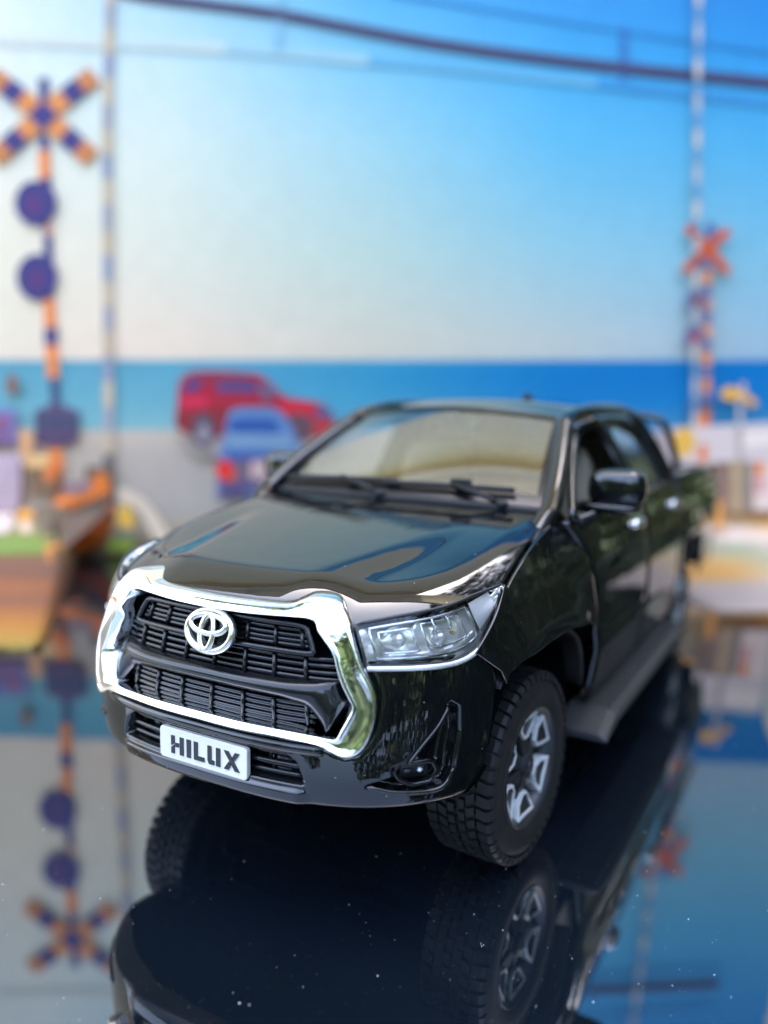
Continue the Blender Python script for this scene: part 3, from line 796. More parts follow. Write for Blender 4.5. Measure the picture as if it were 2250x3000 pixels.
# ---- roof, windscreen, rear window, cowl
nu, nv = 40, 40
P = np.zeros((nu, nv, 3))
for i, t in enumerate(np.linspace(0, 1, nu)):
    for j, u in enumerate(np.linspace(-1, 1, nv)):
        xfr = -1.005 - .06 * u * u
        x = xfr + (-2.60 - xfr) * t
        y = .615 * u * (1 - .02 * t)
        z = 1.797 - .062 * abs(u) ** 2.6 - .045 * (1 - sstep(0, .28, t)) - .06 * sstep(.72, 1.0, t) ** 1.5
        P[i, j] = (x, y, z)
V, F = grid(P); mesh('roof', V, flip(F), M['paint'], truck, solid=.03, offset=1)
mesh('antenna', *ellipsoid((-2.15, 0, 1.805), (.09, .018, .040), 10, 14), M['paint'], truck)
def ws_pt(u, t):
    bx, by, bz = -.395 - .045 * u * u, .712 * u, 1.338 - .012 * u * u
    tx, ty, tz = -1.015 - .06 * u * u, .575 * u, 1.750 - .045 * u * u
    b = np.array([bx, by, bz]); tt_ = np.array([tx, ty, tz])
    p = b + (tt_ - b) * t
    p[0] += .03 * 4 * t * (1 - t) * .6; p[2] += .045 * 4 * t * (1 - t) * .6
    return p
P = np.array([[ws_pt(u, t) for t in np.linspace(0, 1, 24)] for u in np.linspace(-1, 1, 40)])
V, F = grid(P); ws = mesh('windscreen', V, flip(F), M['glass'], truck)
# printed border of the screen
parts = []
for (u0, u1, t0, t1) in ((-1, 1, 0, .10), (-1, 1, .95, 1), (-1, -.935, .10, .95), (.935, 1, .10, .95)):
    Pq = np.array([[ws_pt(u, t) + np.array([.004, 0, .006]) for t in np.linspace(t0, t1, 14)] for u in np.linspace(u0, u1, 30)])
    v, f = grid(Pq); parts.append((v, flip(f)))
V, F = join(parts); mesh('screen_border', V, F, M['black'], ws)
P = np.array([[np.array([-.36 - .05 * u * u - .09 * t, .742 * u, 1.318 - .012 * u * u + .020 * t]) for t in (0, .5, 1)] for u in np.linspace(-1, 1, 30)])
V, F = grid(P); mesh('cowl', V, F, M['dark'], truck, solid=.02)
def wiper(y0, y1, piv):
    path = [ws_pt(u, tt_) + np.array([.02, 0, .026]) for u, tt_ in zip(np.linspace(y0, y1, 14), np.linspace(.065, .085, 14))]
    w = mesh('wiper', *tube(path, .0115, 8, flat=1.1), M['dark'], truck)
    a = ws_pt(piv, -.02) + np.array([.02, 0, .02]); b = path[7] + np.array([.012, 0, .014])
    mesh('wiper_arm', *tube([a, (a + b) / 2 + np.array([.004, 0, .004]), b], [.013, .011, .009], 8), M['dark'], w)
    mesh('wiper_pivot', *ellipsoid(a, (.022, .03, .02), 8, 12), M['dark'], w)
wiper(-.95, -.02, -.10); wiper(-.10, .80, .74)
for u in (.45,):
    mesh('wiper_clip', *box(ws_pt(u, .10) + np.array([.03, 0, .035]), (.035, .09, .024)), M['dark'], truck, smooth=False)
P = np.array([[(-2.60 - .08 * t, u * (.56 + .12 * t), 1.70 - .40 * t) for t in (0, .5, 1)] for u in np.linspace(-1, 1, 12)])
V, F = grid(P); mesh('rear_window', V, F, M['sideglass'], truck)

# ---- cabin interior
mesh('cabin_floor', *box((-1.6, 0, .62), (2.0, 1.6, .06)), M['void'], truck, smooth=False)
dash = catmull([(-.44, 0, 1.30), (-.62, 0, 1.31), (-.74, 0, 1.24), (-.78, 0, 1.05), (-.70, 0, .80)], 5)
V, F = grid(np.array([[(p[0], y, p[2] - .02 * (y / .7) ** 4) for p in dash] for y in np.linspace(-.72, .72, 20)]))
mesh('dashboard', V, F, M['seat'], truck, solid=.02)
def seat(cx, cy, w=.24):
    s = mesh('seat', *ellipsoid((cx, cy, .98), (.26, w, .10), 10, 20, .6), M['seat'], truck)
    R_ = Matrix.Rotation(math.radians(-14), 3, 'Y')
    V, F = ellipsoid((0, 0, 0), (.085, w, .33), 14, 22, .6); V = V @ np.array(R_).T + np.array([cx - .26, cy, 1.24])
    mesh('backrest', V, F, M['seat'], s)
    V, F = ellipsoid((cx - .35, cy, 1.60), (.06, .13, .085), 10, 18, .7)
    mesh('headrest', V, F, M['seat'], s)
for cy in (.36, -.36): seat(-1.30, cy)
for cy in (.36, -.36): seat(-2.22, cy, .30)
wc = np.array([-.86, .36, 1.20]); ax1 = np.array([0, 1, 0]); ax2 = np.array([-.42, 0, .91])
ring = [wc + .17 * (math.cos(t) * ax1 + math.sin(t) * ax2) for t in np.linspace(0, 2 * math.pi, 28, endpoint=False)]
sw = mesh('steering_wheel', *tube(ring, .020, 8, closed=True, ref=(1, 0, .4)), M['seat'], truck)
V, F = join([tube([wc, wc + .16 * (math.cos(t) * ax1 + math.sin(t) * ax2)], .02, 6, ref=(1, 0, 0)) for t in (0, math.pi, -math.pi / 2)] + [ellipsoid(wc, (.04, .06, .05), 8, 12)])
mesh('steering_spokes', V, F, M['seat'], sw)
V, F = join([box((-1.03, 0, 1.635), (.03, .20, .065)), box((-1.02, 0, 1.69), (.03, .03, .06))])
bevel(mesh('inside_mirror', V, F, M['grey'], truck, smooth=False), .012)

# ---- front bumper: one sheet with the lower intake and fog pocket pressed into it
FOG = np.array([(.772, .822), (.750, .748), (.692, .645), (.654, .628), (.655, .598), (.583, .569), (.66, .545), (.739, .534), (.771, .552), (.786, .595), (.795, .716), (.790, .80)])
INTAKE = np.array([(0, .655), (.335, .655), (.372, .632), (.392, .585), (.395, .555), (0, .555)])
CH_OUT = [(0, 1.121), (.14, 1.123), (.276, 1.127), (.32, 1.143), (.355, 1.156), (.424, 1.152), (.459, 1.132), (.495, 1.09), (.508, 1.065), (.530, 1.01), (.551, .961), (.584, .904), (.598, .862), (.600, .81), (.595, .76), (.580, .715), (.555, .685), (.522, .675), (.482, .692), (.435, .712), (.298, .721), (.158, .719), (0, .720)]
CH_IN = [(0, 1.079), (.14, 1.082), (.27, 1.088), (.32, 1.089), (.35, 1.089), (.375, 1.085), (.389, 1.075), (.40, 1.055), (.42, 1.035), (.455, .996), (.475, .945), (.493, .901), (.515, .862), (.530, .834), (.520, .80), (.505, .765), (.491, .733), (.47, .731), (.45, .733), (.42, .736), (.33, .741), (.155, .743), (0, .744)]
def sdf(Q, poly):
    """signed distance of points Q (n,2) to polygon, inside positive"""
    poly = np.asarray(poly, float); d = np.full(len(Q), 1e9); ins = np.zeros(len(Q), bool)
    for i in range(len(poly)):
        a, b = poly[i], poly[(i + 1) % len(poly)]
        ab = b - a; t = np.clip(((Q - a) @ ab) / (ab @ ab + 1e-12), 0, 1)
        d = np.minimum(d, np.linalg.norm(Q - (a + t[:, None] * ab), axis=1))
        c = ((a[1] > Q[:, 1]) != (b[1] > Q[:, 1]))
        with np.errstate(divide='ignore', invalid='ignore'):
            xi = (b[0] - a[0]) * (Q[:, 1] - a[1]) / (b[1] - a[1]) + a[0]
        ins ^= c & (Q[:, 0] < xi)
    return np.where(ins, d, -d)
HEX = np.array(CH_OUT + [(-a, b) for a, b in CH_OUT[::-1]])
HEXI = np.array([(a, b) for a, b in CH_IN] + [(-a, b) for a, b in CH_IN[::-1]])
ze = [.44, .47, .50, .57, .70, .82, .88, .95, .98]; xe = [.72, .62, .56, .50, .468, .448, .435, .515, .545]
nphi, nz = 300, 130
zs = np.linspace(.452, .965, nz)
P = np.zeros((2 * nphi - 1, nz, 3))
for j, z in enumerate(zs):
    x_end = float(np.interp(z, ze, xe))
    q = np.clip((x_end - XC) / (XF(z) - XC), 0, 1) ** (NS / 2)
    pe = math.acos(float(q))
    ph = np.linspace(0, pe, nphi)
    x = XC + (XF(z) - XC) * np.cos(ph) ** (2 / NS); y = smooth_interp(z, ZW, YWF) * np.sin(ph) ** (2 / NS)
    # even out the spacing along the sheet
    s_len = np.concatenate([[0], np.cumsum(np.hypot(np.diff(x), np.diff(y)))]); tgt = np.linspace(0, s_len[-1], nphi)
    x = np.interp(tgt, s_len, x); y = np.interp(tgt, s_len, y)
    Q = np.stack([y, np.full_like(y, z)], -1)
    dep = .045 * sstep(-.006, .010, sdf(Q, FOG))
    sI = sdf(Q, np.concatenate([INTAKE, [(-.395, .555), (-.392, .585), (-.372, .632), (-.335, .655)]]))
    dep += .07 * sstep(-.004, .016, sI)
    sh_ = sdf(Q, HEX); dep += .10 * sstep(-.002, .02, sh_)
    dep += .012 * np.exp(-(sh_ / .012) ** 2)                       # dark gap round the chrome
    dep += .02 * sstep(.50, .46, z) * 1.0
    dep += .05 * np.clip((.49 - z) / .04, 0, 1) ** 2
    lip = .016 * sstep(.545, .53, z) * sstep(.42, .36, y)             # flat lip under the intake
    nx, ny = x / .93 ** 2, y / .89 ** 2; nn = np.hypot(nx, ny); nx, ny = nx / nn, ny / nn
    rnd = -.014 * np.exp(-((.965 - z) / .010) ** 2)
    x2 = x - (dep - lip - rnd) * nx; y2 = y - (dep - lip - rnd) * ny
    y2[0] = 0
    for i in range(nphi):
        P[nphi - 1 + i, j] = (x2[i], y2[i], z); P[nphi - 1 - i, j] = (x2[i], -y2[i], z)
V, F = grid(P)
bumper = mesh('front_bumper', V, F, M['paint'], truck)
def SP(y, z, off): return np.array([float(XSH(y, z)) + off, y, z])
def SPn(y, z, off):
    """point on the nose shell, pushed out along its plan normal"""
    x = float(XSH(y, z)); nx, ny = x / .93 ** 2, y / .89 ** 2; nn = math.hypot(nx, ny)
    return np.array([x + off * nx / nn, y + off * ny / nn, z])
# bars in the lower intake
for z, rr in ((.606, .012), (.575, .010), (.640, .008)):
    pts = [SP(y, z, -.035) for y in np.linspace(-.375, .375, 30)]
    mesh('intake_bar', *tube(pts, rr, 8, flat=.9), M['black'], bumper)
for y in np.linspace(-.33, .33, 9):
    mesh('intake_rib', *tube([SP(y, .560, -.052), SP(y, .652, -.052)], .007, 6, ref=(1, 0, 0)), M['black'], bumper)
# fog lamps
for sgn in (1, -1):
    rc = [(.657, .612), (.672, .636), (.746, .634), (.756, .600), (.744, .562), (.700, .558), (.668, .584)]
    ringp = [SPn(sgn * (rc[q][0] * (1 - f_) + rc[(q + 1) % 7][0] * f_), rc[q][1] * (1 - f_) + rc[(q + 1) % 7][1] * f_, -.016) for q in range(7) for f_ in (.12, .37, .63, .88)]
    fg = mesh('fog_lamp', *tube(ringp, .0085, 8, closed=True, ref=(1, 0, 0)), M['black'], bumper)
    V, F = grid(np.array([[SPn(sgn * a, b, -.038) for b in (.575, .60, .625)] for a in np.linspace(.675, .742, 8)]))
    mesh('fog_housing', V, F, M['gun'], fg, solid=.004)
    mesh('fog_bulb', *ellipsoid(SPn(sgn * .722, .604, -.026), (.011, .009, .009), 10, 14), M['silver'], fg)
    mesh('fog_reflector', *tube([SPn(sgn * .682, .604, -.028), SPn(sgn * .71, .603, -.028)], .008, 8), M['gun'], fg)
    rid = catmull([SPn(sgn * a, b, .002) for a, b in ((.585, .569), (.66, .546), (.738, .535), (.770, .552), (.786, .60))], 6)
    mesh('pocket_edge', *tube(rid, [.004] + [.008] * (len(rid) - 2) + [.004], 8), M['paint'], bumper)
    rid = catmull([SPn(sgn * a, b, -.014) for a, b in ((.772, .80), (.758, .72), (.752, .64))], 6)
    mesh('pocket_edge', *tube(rid, .010, 8), M['paint'], bumper)
    rid = catmull([SPn(sgn * a, b, .001) for a, b in ((.690, .642), (.72, .695), (.75, .748), (.768, .80))], 5)
    mesh('pocket_edge', *tube(rid, .006, 8), M['paint'], bumper)

# ---- chrome surround
def half_ring(pairs, n=5):
    c = catmull(np.array(pairs, float), n)
    return c
ci, co = half_ring(CH_IN), half_ring(CH_OUT)
ring_i = np.concatenate([ci, [(-a, b) for a, b in ci[-2:0:-1]]]); ring_o = np.concatenate([co, [(-a, b) for a, b in co[-2:0:-1]]])
ws_ = [0, 0, .02, .055, .10, .14, .25, .45, .65, .78, .86, .92, .97, 1.0, 1.0]
of_ = [-.09, -.02, .020, .029, .028, .021, .021, .023, .026, .031, .034, .030, .018, -.005, -.05]
L = len(ring_i); P = np.zeros((L + 1, len(ws_), 3))
for i in range(L + 1):
    a, b = ring_i[i % L], ring_o[i % L]
    for j, (w, o_) in enumerate(zip(ws_, of_)):
        p = a + (b - a) * w
        P[i, j] = SPn(p[0], p[1], o_ + .004)
V, F = grid(P); surround = mesh('grille_surround', V, F, M['chrome'], truck)
# ---- grille
gridp = np.array([[SP(y, z, -.09) for z in np.linspace(.69, 1.13, 8)] for y in np.linspace(-.60, .60, 24)])
V, F = grid(gridp); grille = mesh('grille', V, F, M['void'], truck, solid=.01)
UFR = catmull([SP(y, z, -.028) for y, z in ((0, 1.055), (.20, 1.055), (.33, 1.053), (.356, 1.035), (.380, .988), (.368, .971), (.20, .971), (0, .970), (-.20, .971), (-.368, .971), (-.380, .988), (-.356, 1.035), (-.33, 1.053), (-.20, 1.055))], 4, True)
mesh('grille_frame', *tube(UFR, .0095, 8, closed=True, ref=(1, 0, 0)), M['black'], grille)
def hbar(z, yw, r=.0065, off=-.05, flat=1.3):
    pts = [SP(y, z, off) for y in np.linspace(-yw, yw, 24)]
    mesh('slat', *tube(pts, r, 6, flat=flat), M['black'], grille)
for z, yw in ((1.034, .345), (1.016, .355), (1.000, .362), (.985, .37), (.950, .44), (.930, .455), (.908, .468), (.888, .474),
              (.803, .44), (.786, .43), (.768, .42), (.750, .40)): hbar(z, yw)
for y in (0, .13, -.13, .247, -.247, .362, -.362):
    if abs(y) > .05 and abs(y) < .34: mesh('upright', *tube([SP(y * .93, 1.046, -.042), SP(y * .97, .976, -.042)], .008, 6, ref=(1, 0, 0)), M['black'], grille)
    elif abs(y) > .34: mesh('upright', *tube([SP(y * .90, 1.04, -.042), SP(y * .94, .976, -.042)], .008, 6, ref=(1, 0, 0)), M['black'], grille)
    mesh('upright', *tube([SP(y * .97, .962, -.042), SP(y, .876, -.042)], .008, 6, ref=(1, 0, 0)), M['black'], grille)
    mesh('upright', *tube([SP(y * 1.02, .815, -.042), SP(y * 1.05, .742, -.042)], .008, 6, ref=(1, 0, 0)), M['black'], grille)
# wide bar with its hooked ends
tops = [(0, .878), (.12, .878), (.23, .879), (.31, .880), (.39, .886), (.452, .890), (.474, .856), (.492, .815), (.480, .778), (.464, .745)]
bots = [(0, .824), (.12, .823), (.23, .822), (.285, .820), (.335, .812), (.372, .805), (.398, .786), (.420, .764), (.438, .745), (.452, .734)]
ti, bi = half_ring(tops, 4), half_ring(bots, 4)
ti = np.concatenate([[(-a, b) for a, b in ti[:0:-1]], ti]); bi = np.concatenate([[(-a, b) for a, b in bi[:0:-1]], bi])
ww = [0, 0, .10, .25, .5, .75, .90, 1, 1]; oo = [-.08, -.03, -.016, -.008, -.004, -.012, -.022, -.034, -.08]
P = np.array([[SP(*(a + (b - a) * w), o_) for w, o_ in zip(ww, oo)] for a, b in zip(ti, bi)])
V, F = grid(P); mesh('grille_bar', V, flip(F), M['black'], grille)
# strip between chrome and intake
pts = [SP(y, .683, .006) for y in np.linspace(-.46, .46, 30)]
mesh('bumper_strip', *tube(pts, .016, 10, flat=1.2), M['paint'], bumper)

# ---- emblem (tilted with the nose)
def EP(a, b, off):
    return SP(a, 1.002 + b, off)
def ell(ca, cb, ra, rb, off, n=48): return [EP(ca + ra * math.cos(t), cb + rb * math.sin(t), off) for t in np.linspace(0, 2 * math.pi, n, endpoint=False)]
n = 40; rows = []
for i, q in enumerate(np.linspace(0, 1, 8)):
    rows.append([EP(.098 * q * math.cos(t), .066 * q * math.sin(t), -.030 + .034 * math.sqrt(max(0, 1 - (q * .86) ** 2))) for t in np.linspace(0, 2 * math.pi, n)])
V, F = grid(np.array(rows)); emblem = mesh('emblem', V, flip(F), M['black'], truck)
rim_r = catmull(ell(0, 0, .096, .066, .0, 40), 2, True)
mesh('emblem_ring', *tube(rim_r, .0145, 10, closed=True, ref=(1, 0, 0), flat=1.1), M['badge'], emblem)
mesh('emblem_loop', *tube(ell(0, .024, .075, .030, .0165, 40), .0112, 8, closed=True, ref=(1, 0, 0), flat=.6), M['badge'], emblem)
mesh('emblem_loop', *tube(ell(0, -.003, .027, .056, .0165, 40), .0112, 8, closed=True, ref=(1, 0, 0), flat=.6), M['badge'], emblem)

# ---- number plate
PW, PH, PZ = .384, .112, .592
def PL(a, b, h): return (.935 + h, a + .006, PZ + b)
def rrect(w, h, r, n=5):
    out = []
    for cx, cy, a0 in ((w / 2 - r, h / 2 - r, 0), (-w / 2 + r, h / 2 - r, 90), (-w / 2 + r, -h / 2 + r, 180), (w / 2 - r, -h / 2 + r, 270)):
        for t in np.linspace(a0, a0 + 90, n): out.append((cx + r * math.cos(math.radians(t)), cy + r * math.sin(math.radians(t))))
    return out
V, F = prism(rrect(PW, PH, .014), PL, .020)
plate = bevel(mesh('number_plate', V, F, M['white'], truck, smooth=False), .003)
plate['label'] = 'white plate lettered HILUX'
glyphs = {   # stencil capitals in a 1x1 box (x to the reader's right)
    'H': [[(0, 0), (.27, 0), (.27, .50), (0, .34)], [(0, .42), (.27, .58), (.27, 1), (0, 1)], [(.33, .40), (.62, .40), (.62, .62), (.33, .62)], [(.70, 0), (1, 0), (1, 1), (.70, 1)]],
    'I': [[(0, 0), (1, 0), (1, 1), (0, 1)]],
    'L': [[(0, 0), (1, 0), (1, .24), (.36, .24), (.36, 1), (0, 1)]],
    'U': [[(0, .20), (.10, 0), (.52, 0), (.52, .24), (.30, .24), (.30, 1), (0, 1)], [(.66, 0), (.97, 0), (.97, 1), (.66, 1)]],
    'X': [[(0, 1), (.30, 1), (1, 0), (.70, 0)], [(0, 0), (.30, 0), (.46, .28), (.31, .45)], [(.70, 1), (1, 1), (.69, .55), (.54, .72)]],
}
cur = -.137; hgt = .064
for ch, w in (('H', .056), ('I', .018), ('L', .046), ('U', .056), ('X', .066)):
    parts = [prism([(cur + a * w, -hgt / 2 + b * hgt) for a, b in poly], lambda a, b, h: PL(a, b, .0205 + h), .003) for poly in glyphs[ch]]
    V, F = join(parts)
    mesh('letter', V, F, M['letter'], plate, smooth=False)
    cur += w + .0145

# ---- headlights
HT = [(.801, .512, 1.078), (.746, .593, 1.097), (.598, .719, 1.120), (.48, .767, 1.140), (.318, .806, 1.152)]
HB = [(.812, .560, .952), (.707, .698, .952), (.608, .770, .954), (.526, .808, .978), (.455, .822, 1.025), (.385, .826, 1.083), (.320, .812, 1.143)]
ht, hb = catmull(HT, 10), catmull(HB, 8)
def resample(p, n):
    s = np.concatenate([[0], np.cumsum(np.linalg.norm(np.diff(p, axis=0), axis=1))]); t = np.linspace(0, s[-1], n)
    return np.stack([np.interp(t, s, p[:, k]) for k in range(3)], -1)
ht, hb = resample(ht, 40), resample(hb, 40)
hn = np.array([.62, .78, .05])
def HP(s, t, off=0.):
    i = s * 39; a = int(min(i, 38)); f = i - a
    T_ = ht[a] * (1 - f) + ht[a + 1] * f; B_ = hb[a] * (1 - f) + hb[a + 1] * f
    p = T_ + (B_ - T_) * t
    nrm = np.array([1.15 - s, .45 + .6 * s, .12]); nrm /= np.linalg.norm(nrm)
    return p + nrm * (off + .014 * 4 * t * (1 - t))
for sgn in (1, -1):
    mv = lambda V: np.asarray(V) * np.array([1, sgn, 1])
    ff = (lambda F: F) if sgn > 0 else flip
    hl = thing_ = bpy.data.objects.new('headlight', None); col.objects.link(hl); hl.parent = truck; hl.empty_display_size = .01
    P = np.array([[HP(s, t, -.055 * min(1, 6 * min(t, 1 - t, s + .05, 1 - s)) + .006 * math.sin(s * 40) * math.sin(t * 9)) for t in np.linspace(0, 1, 26)] for s in np.linspace(0, 1, 60)])
    V, F = grid(mv(P)); mesh('reflector', V, ff(F), M['bowl'], hl)
    P = np.array([[HP(s, t, .004) for t in np.linspace(0, 1, 16)] for s in np.linspace(0, 1, 40)])
    V, F = grid(mv(P)); mesh('headlight_lens', V, ff(F), M['lens'], hl)
    rim_ = [HP(s, 0, .003) for s in np.linspace(0, 1, 30)] + [HP(s, 1, .003) for s in np.linspace(1, 0, 44)]
    mesh('headlight_rim', *tube(mv(rim_), .006, 8, closed=True, ref=(0, 0, 1)), M['gun'], hl)
    low = [HP(s, 1.05, .004) for s in np.linspace(.0, .97, 50)]
    mesh('headlight_trim', *tube(mv(low), np.interp(np.linspace(0, 1, 50), [0, .5, .8, 1], [.010, .011, .013, .006]), 8, ref=(0, 0, 1)), M['silver'], hl)
    # inner frames, projector boxes, bulbs, fins
    def frame(s0, s1, t0, t1, off, r):
        pts = [HP(s, t0, off) for s in np.linspace(s0, s1, 8)] + [HP(s1, t, off) for t in np.linspace(t0, t1, 6)][1:] + [HP(s, t1, off) for s in np.linspace(s1, s0, 8)][1:] + [HP(s0, t, off) for t in np.linspace(t1, t0, 6)][1:-1]
        return tube(mv(pts), r, 6, closed=True, ref=(1, .5, 0))
    for k, (s0, s1, t0, t1, off, r) in enumerate(((.06, .64, .15, .85, -.012, .005), (.10, .28, .28, .74, -.022, .005), (.34, .58, .24, .72, -.026, .004), (.41, .50, .16, .42, -.014, .004))):
        mesh('reflector_frame', *frame(s0, s1, t0, t1, off, r), M['chrome'], hl)
    for s, t, rr in ((.19, .5, .026), (.42, .56, .03)):
        mesh('lamp_bowl', *ellipsoid(mv([HP(s, t, -.045)])[0], (rr * .7, rr, rr), 10, 16), M['bowl'], hl)
    mesh('bulb', *ellipsoid(mv([HP(.50, .52, -.020)])[0], (.008, .010, .006), 8, 12), M['amber'], hl)
    V, F = grid(mv(np.array([[HP(s, t, -.028 + .03 * abs(t - .5)) for t in np.linspace(.16, .84, 8)] for s in np.linspace(.68, .88, 10)])))
    mesh('turn_reflector', V, ff(F), M['white'], hl)

# ---- chassis underneath
pan = []
for j, yy in enumerate(np.linspace(-.80, .80, 41)):
    zp = .478; xo = float(XSH(yy, .47)) - .03
    pan.append([(max(xo, .44), yy, zp), (.44, yy, zp + .004), (.36, yy, zp + .03)] if abs(yy) > .56 else [(xo, yy, zp), (.44, yy, zp + .004), (-.6, yy, zp + .02)])
V, F = grid(np.array(pan)); mesh('under_tray', V, F, M['void'], truck, solid=.01)
V, F = join([box((-2.0, 0, .46), (4.3, 1.10, .12)), box((.35, 0, .54), (.5, 1.0, .10)), box((0, 0, .37), (.12, 1.3, .12)), box((-3.085, 0, .37), (.14, 1.3, .14))])
mesh('chassis', V, F, M['void'], truck, smooth=False)

# ---- wheels: one set of meshes, four wheels
RT, RW = .378, .262
def lathe(prof, n=72):
    """prof: (radius, y); axis = y, y>0 outward"""
    V = np.array([[(r * math.cos(t), y, r * math.sin(t)) for r, y in prof] for t in np.linspace(0, 2 * math.pi, n, endpoint=False)]).reshape(-1, 3)
    k = len(prof); F = []
    for i in range(n):
        for j in range(k - 1): F.append((i * k + j, i * k + j + 1, ((i + 1) % n) * k + j + 1, ((i + 1) % n) * k + j))
    return V, F
h = RW / 2
tprof = [(.215, h - .030), (.222, h - .010), (.232, h - .004), (.255, h + .006), (.29, h + .010), (.325, h + .004), (.348, h - .010), (.358, h - .028), (.361, h - .06), (.362, 0), (.361, -h + .06), (.355, -h + .02), (.33, -h), (.28, -h), (.22, -h + .02)]
wheel_parts = []
V, F = lathe(tprof, 96); wheel_parts.append(('tyre', V, F, 'rubber', True, None))
parts = []
NL = 46
def block(poly, r0, r1):
    # poly in (angle, y); block standing on the carcass
    n_ = len(poly)
    V = [(r0 * math.cos(a), y, r0 * math.sin(a)) for a, y in poly] + [(r1 * math.cos(a), y, r1 * math.sin(a)) for a, y in poly]
    F = [tuple(range(n_, 2 * n_))] + [(i, (i + 1) % n_, n_ + (i + 1) % n_, n_ + i) for i in range(n_)]
    return np.array(V), F
for kk in range(NL):
    a = 2 * math.pi * kk / NL; da = 2 * math.pi / NL
    for sg in (1, -1):
        off = 0 if sg > 0 else da * .5
        f = .36
        # shoulder lug, wrapping over the edge
        parts.append(block([(a + off - f * da, sg * (h - .012)), (a + off - f * da + .12 * da, sg * .082), (a + off + f * da + .12 * da, sg * .082), (a + off + f * da, sg * (h - .012))], .352, RT - .002))
        V = []
        for ang in (a + off - f * da, a + off + f * da):
            for r_, y_ in ((RT - .002, h - .012), (.366, h + .001), (.342, h + .006), (.340, h - .02), (.352, h - .03)): V.append((r_ * math.cos(ang), sg * y_, r_ * math.sin(ang)))
        Fq = [(0, 1, 6, 5), (1, 2, 7, 6), (2, 3, 8, 7), (0, 1, 2, 3, 4), (9, 8, 7, 6, 5)]
        parts.append((np.array(V), Fq))
        # inner rows, slanted
        parts.append(block([(a + off - .10 * da, sg * .074), (a + off - .42 * da, sg * .040), (a + off + .22 * da, sg * .040), (a + off + .54 * da, sg * .074)], .352, RT))
        parts.append(block([(a + off + .20 * da, sg * .034), (a + off + .20 * da, sg * .008), (a + off + .84 * da, sg * .008), (a + off + .84 * da, sg * .034)], .352, RT))
V, F = join(parts); wheel_parts.append(('tread', V, F, 'rubber', False, 'tyre'))
rimp = [(.2345, h - .006), (.236, h - .001), (.230, h + .002), (.222, h - .004), (.214, h - .014), (.205, h - .03), (.198, h - .07), (.196, -.06), (.15, -.07), (.0, -.07)]
V, F = lathe(rimp, 96); wheel_parts.append(('rim', V, F, 'gun', True, None))
V, F = lathe([(.2345, h - .006), (.237, h - .001), (.231, h + .003), (.222, h - .003), (.2165, h - .012)], 96); wheel_parts.append(('rim_lip', V, F, 'gun', True, 'rim'))
hub = [(.0, h + .012), (.040, h + .012), (.048, h + .006), (.050, h - .02), (.060, h - .05), (.062, -.06)]
V, F = lathe([(r, y - .020) for r, y in hub], 40); wheel_parts.append(('hub_cap', V, F, 'gun', True, 'rim'))
mesh_specs = wheel_parts
yf = h - .030      # face plane of the spokes
spk, loops = [], []
def pol(r, a, y): return (r * math.cos(a), y, r * math.sin(a))
for kk in range(6):
    a = 2 * math.pi * kk / 6 + math.radians(90)
    # dark spoke wedge from the hub to between the two arms
    d1_, d2_ = math.radians(23), math.radians(15)
    V = [pol(.045, a - d1_ * 1.3, yf + .005), pol(.045, a + d1_ * 1.3, yf + .005), pol(.150, a + d2_, yf - .014), pol(.150, a - d2_, yf - .014),
         pol(.045, a - d1_ * 1.5, yf - .05), pol(.045, a + d1_ * 1.5, yf - .05), pol(.150, a + d2_ * 1.15, yf - .055), pol(.150, a - d2_ * 1.15, yf - .055)]
    spk.append((np.array(V), [(0, 1, 2, 3), (0, 4, 5, 1), (1, 5, 6, 2), (2, 6, 7, 3), (3, 7, 4, 0)]))
    # silver pocket (hexagonal loop) between spoke end and rim
    hexa = [(.112, -10), (.112, 10), (.160, 20), (.219, 21), (.219, -21), (.160, -20)]
    w = .0125
    out = [pol(r, a + math.radians(g), yf + .004 + (.012 if r > .2 else 0)) for r, g in hexa]
    cx = np.mean(out, axis=0)
    P = []
    for q in range(7):
        p = np.array(out[q % 6]); inn = cx + (p - cx) * .72
        P.append([p + np.array([0, -.045, 0]), p, p * .5 + inn * .5 + np.array([0, .0025, 0]), inn, inn + np.array([0, -.004, 0])])
    loops.append(grid(np.array(P)))
    fl_ = [cx + (np.array(o_) - cx) * .74 + np.array([0, -.010, 0]) for o_ in out]
    spk.append((np.array(fl_), [tuple(range(6))]))
    # arms joining neighbouring pockets along the rim
    b0, b1 = a + math.radians(15), a + math.radians(45)
    P = [[pol(r, t, yf + .002 + (.012 if r > .2 else .0)) for r in (.198, .217)] + [pol(.217, t, yf - .03)] for t in np.linspace(b0, b1, 6)]
V, F = join(spk); wheel_parts.append(('spoke', V, F, 'gun', False, 'rim'))
V, F = join(loops); wheel_parts.append(('spoke_loop', V, F, 'silver', False, 'rim'))
V, F = lathe([(.0, yf + .0), (.02, yf + .0)], 20)
V, F = tube([(.020 * math.cos(t), h - .0065, .020 * math.sin(t)) for t in np.linspace(0, 2 * math.pi, 24, endpoint=False)], .003, 6, closed=True, ref=(0, 1, 0))
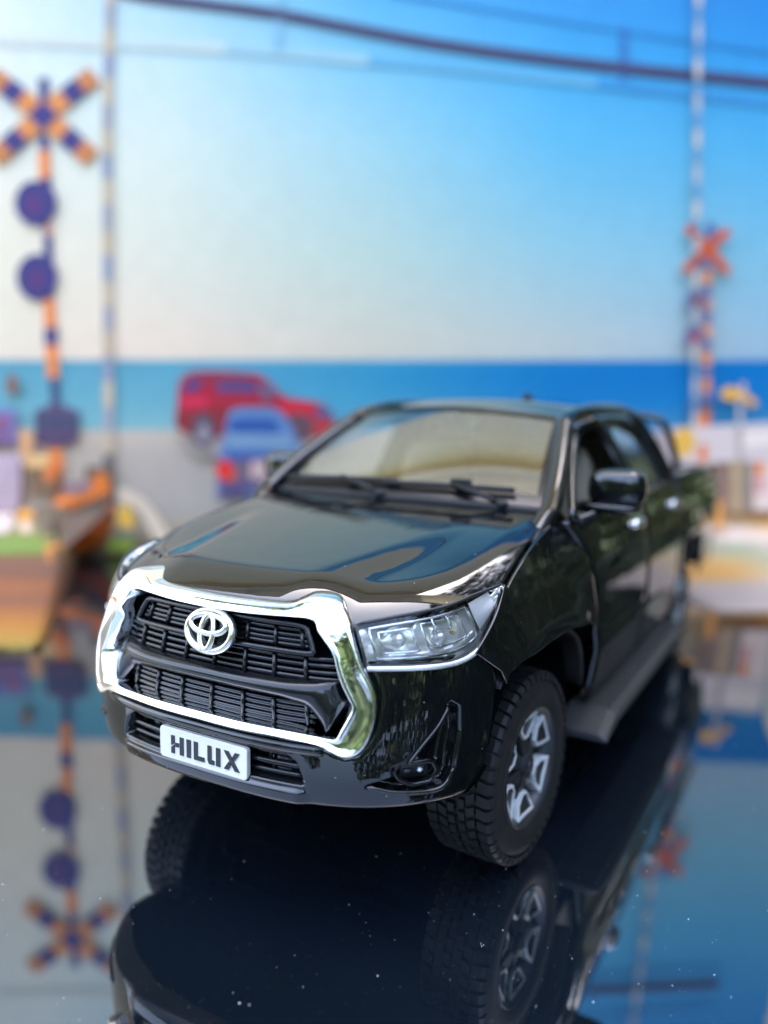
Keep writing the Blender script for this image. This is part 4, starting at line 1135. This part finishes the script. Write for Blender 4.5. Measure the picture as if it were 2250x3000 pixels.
V2, F2 = tube([(.011 * math.cos(t), h - .0065, .017 * math.sin(t)) for t in np.linspace(0, 2 * math.pi, 20, endpoint=False)], .0025, 6, closed=True, ref=(0, 1, 0))
V, F = join([(V, F), (V2, F2)]); wheel_parts.append(('hub_badge', V, F, 'gun', True, 'rim'))
shared = {}
for nm, V, F, mk, sm, par in wheel_parts:
    me = bpy.data.meshes.new(nm); me.from_pydata((np.asarray(V) * S).tolist(), [], [tuple(int(i) for i in f) for f in F]); me.materials.append(M[mk])
    if sm: me.shade_smooth()
    bm = bmesh.new(); bm.from_mesh(me); bmesh.ops.recalc_face_normals(bm, faces=bm.faces); bm.to_mesh(me); bm.free()
    if sm: me.set_sharp_from_angle(angle=math.radians(40))
    shared[nm] = (me, par)
STEER = math.radians(-4)
for x, y in ((0.02, .722), (0.02, -.722), (-3.085, .735), (-3.085, -.735)):
    w = bpy.data.objects.new('wheel', None); col.objects.link(w); w.parent = truck; w.empty_display_size = .01
    w.location = Vector((x, y, RT)) * S
    w.rotation_euler = (0, 0, (0 if y > 0 else math.pi) + (STEER if x > -1 else 0))
    made = {}
    for nm, (me, par) in shared.items():
        o = bpy.data.objects.new(nm, me); col.objects.link(o)
        o.parent = made[par] if par else w
        made[nm] = o

# ------------------------------------------------------------------ dust on the table
parts = []
def speck(p, s):
    k = rng.integers(4, 7); V = []
    for t in np.sort(rng.uniform(0, 2 * math.pi, k)): V.append((p[0] + s * math.cos(t) * rng.uniform(.5, 1), p[1] + s * math.sin(t) * rng.uniform(.5, 1), .0012))
    V.append((p[0], p[1], .0015 + s * rng.uniform(.3, .8)))
    return np.array(V), [(i, (i + 1) % k, k) for i in range(k)]
n = 0
while n < 650:
    px, py = rng.uniform(0, 2250), rng.uniform(1980, 3000)
    v = px_ray(px, py); p = CAM + v * (-CAM[2] / v[2])
    parts.append(speck(p, .0008 + .0034 * rng.random() ** 6)); n += 1
V, F = join(parts)
M['dust'] = mat('dust', (.75, .76, .74), .9)
du = mesh('dust', V, F, M['dust'], None, smooth=False); du['kind'] = 'stuff'; du['label'] = 'pale dust specks scattered over the black table'; du['category'] = 'dust'
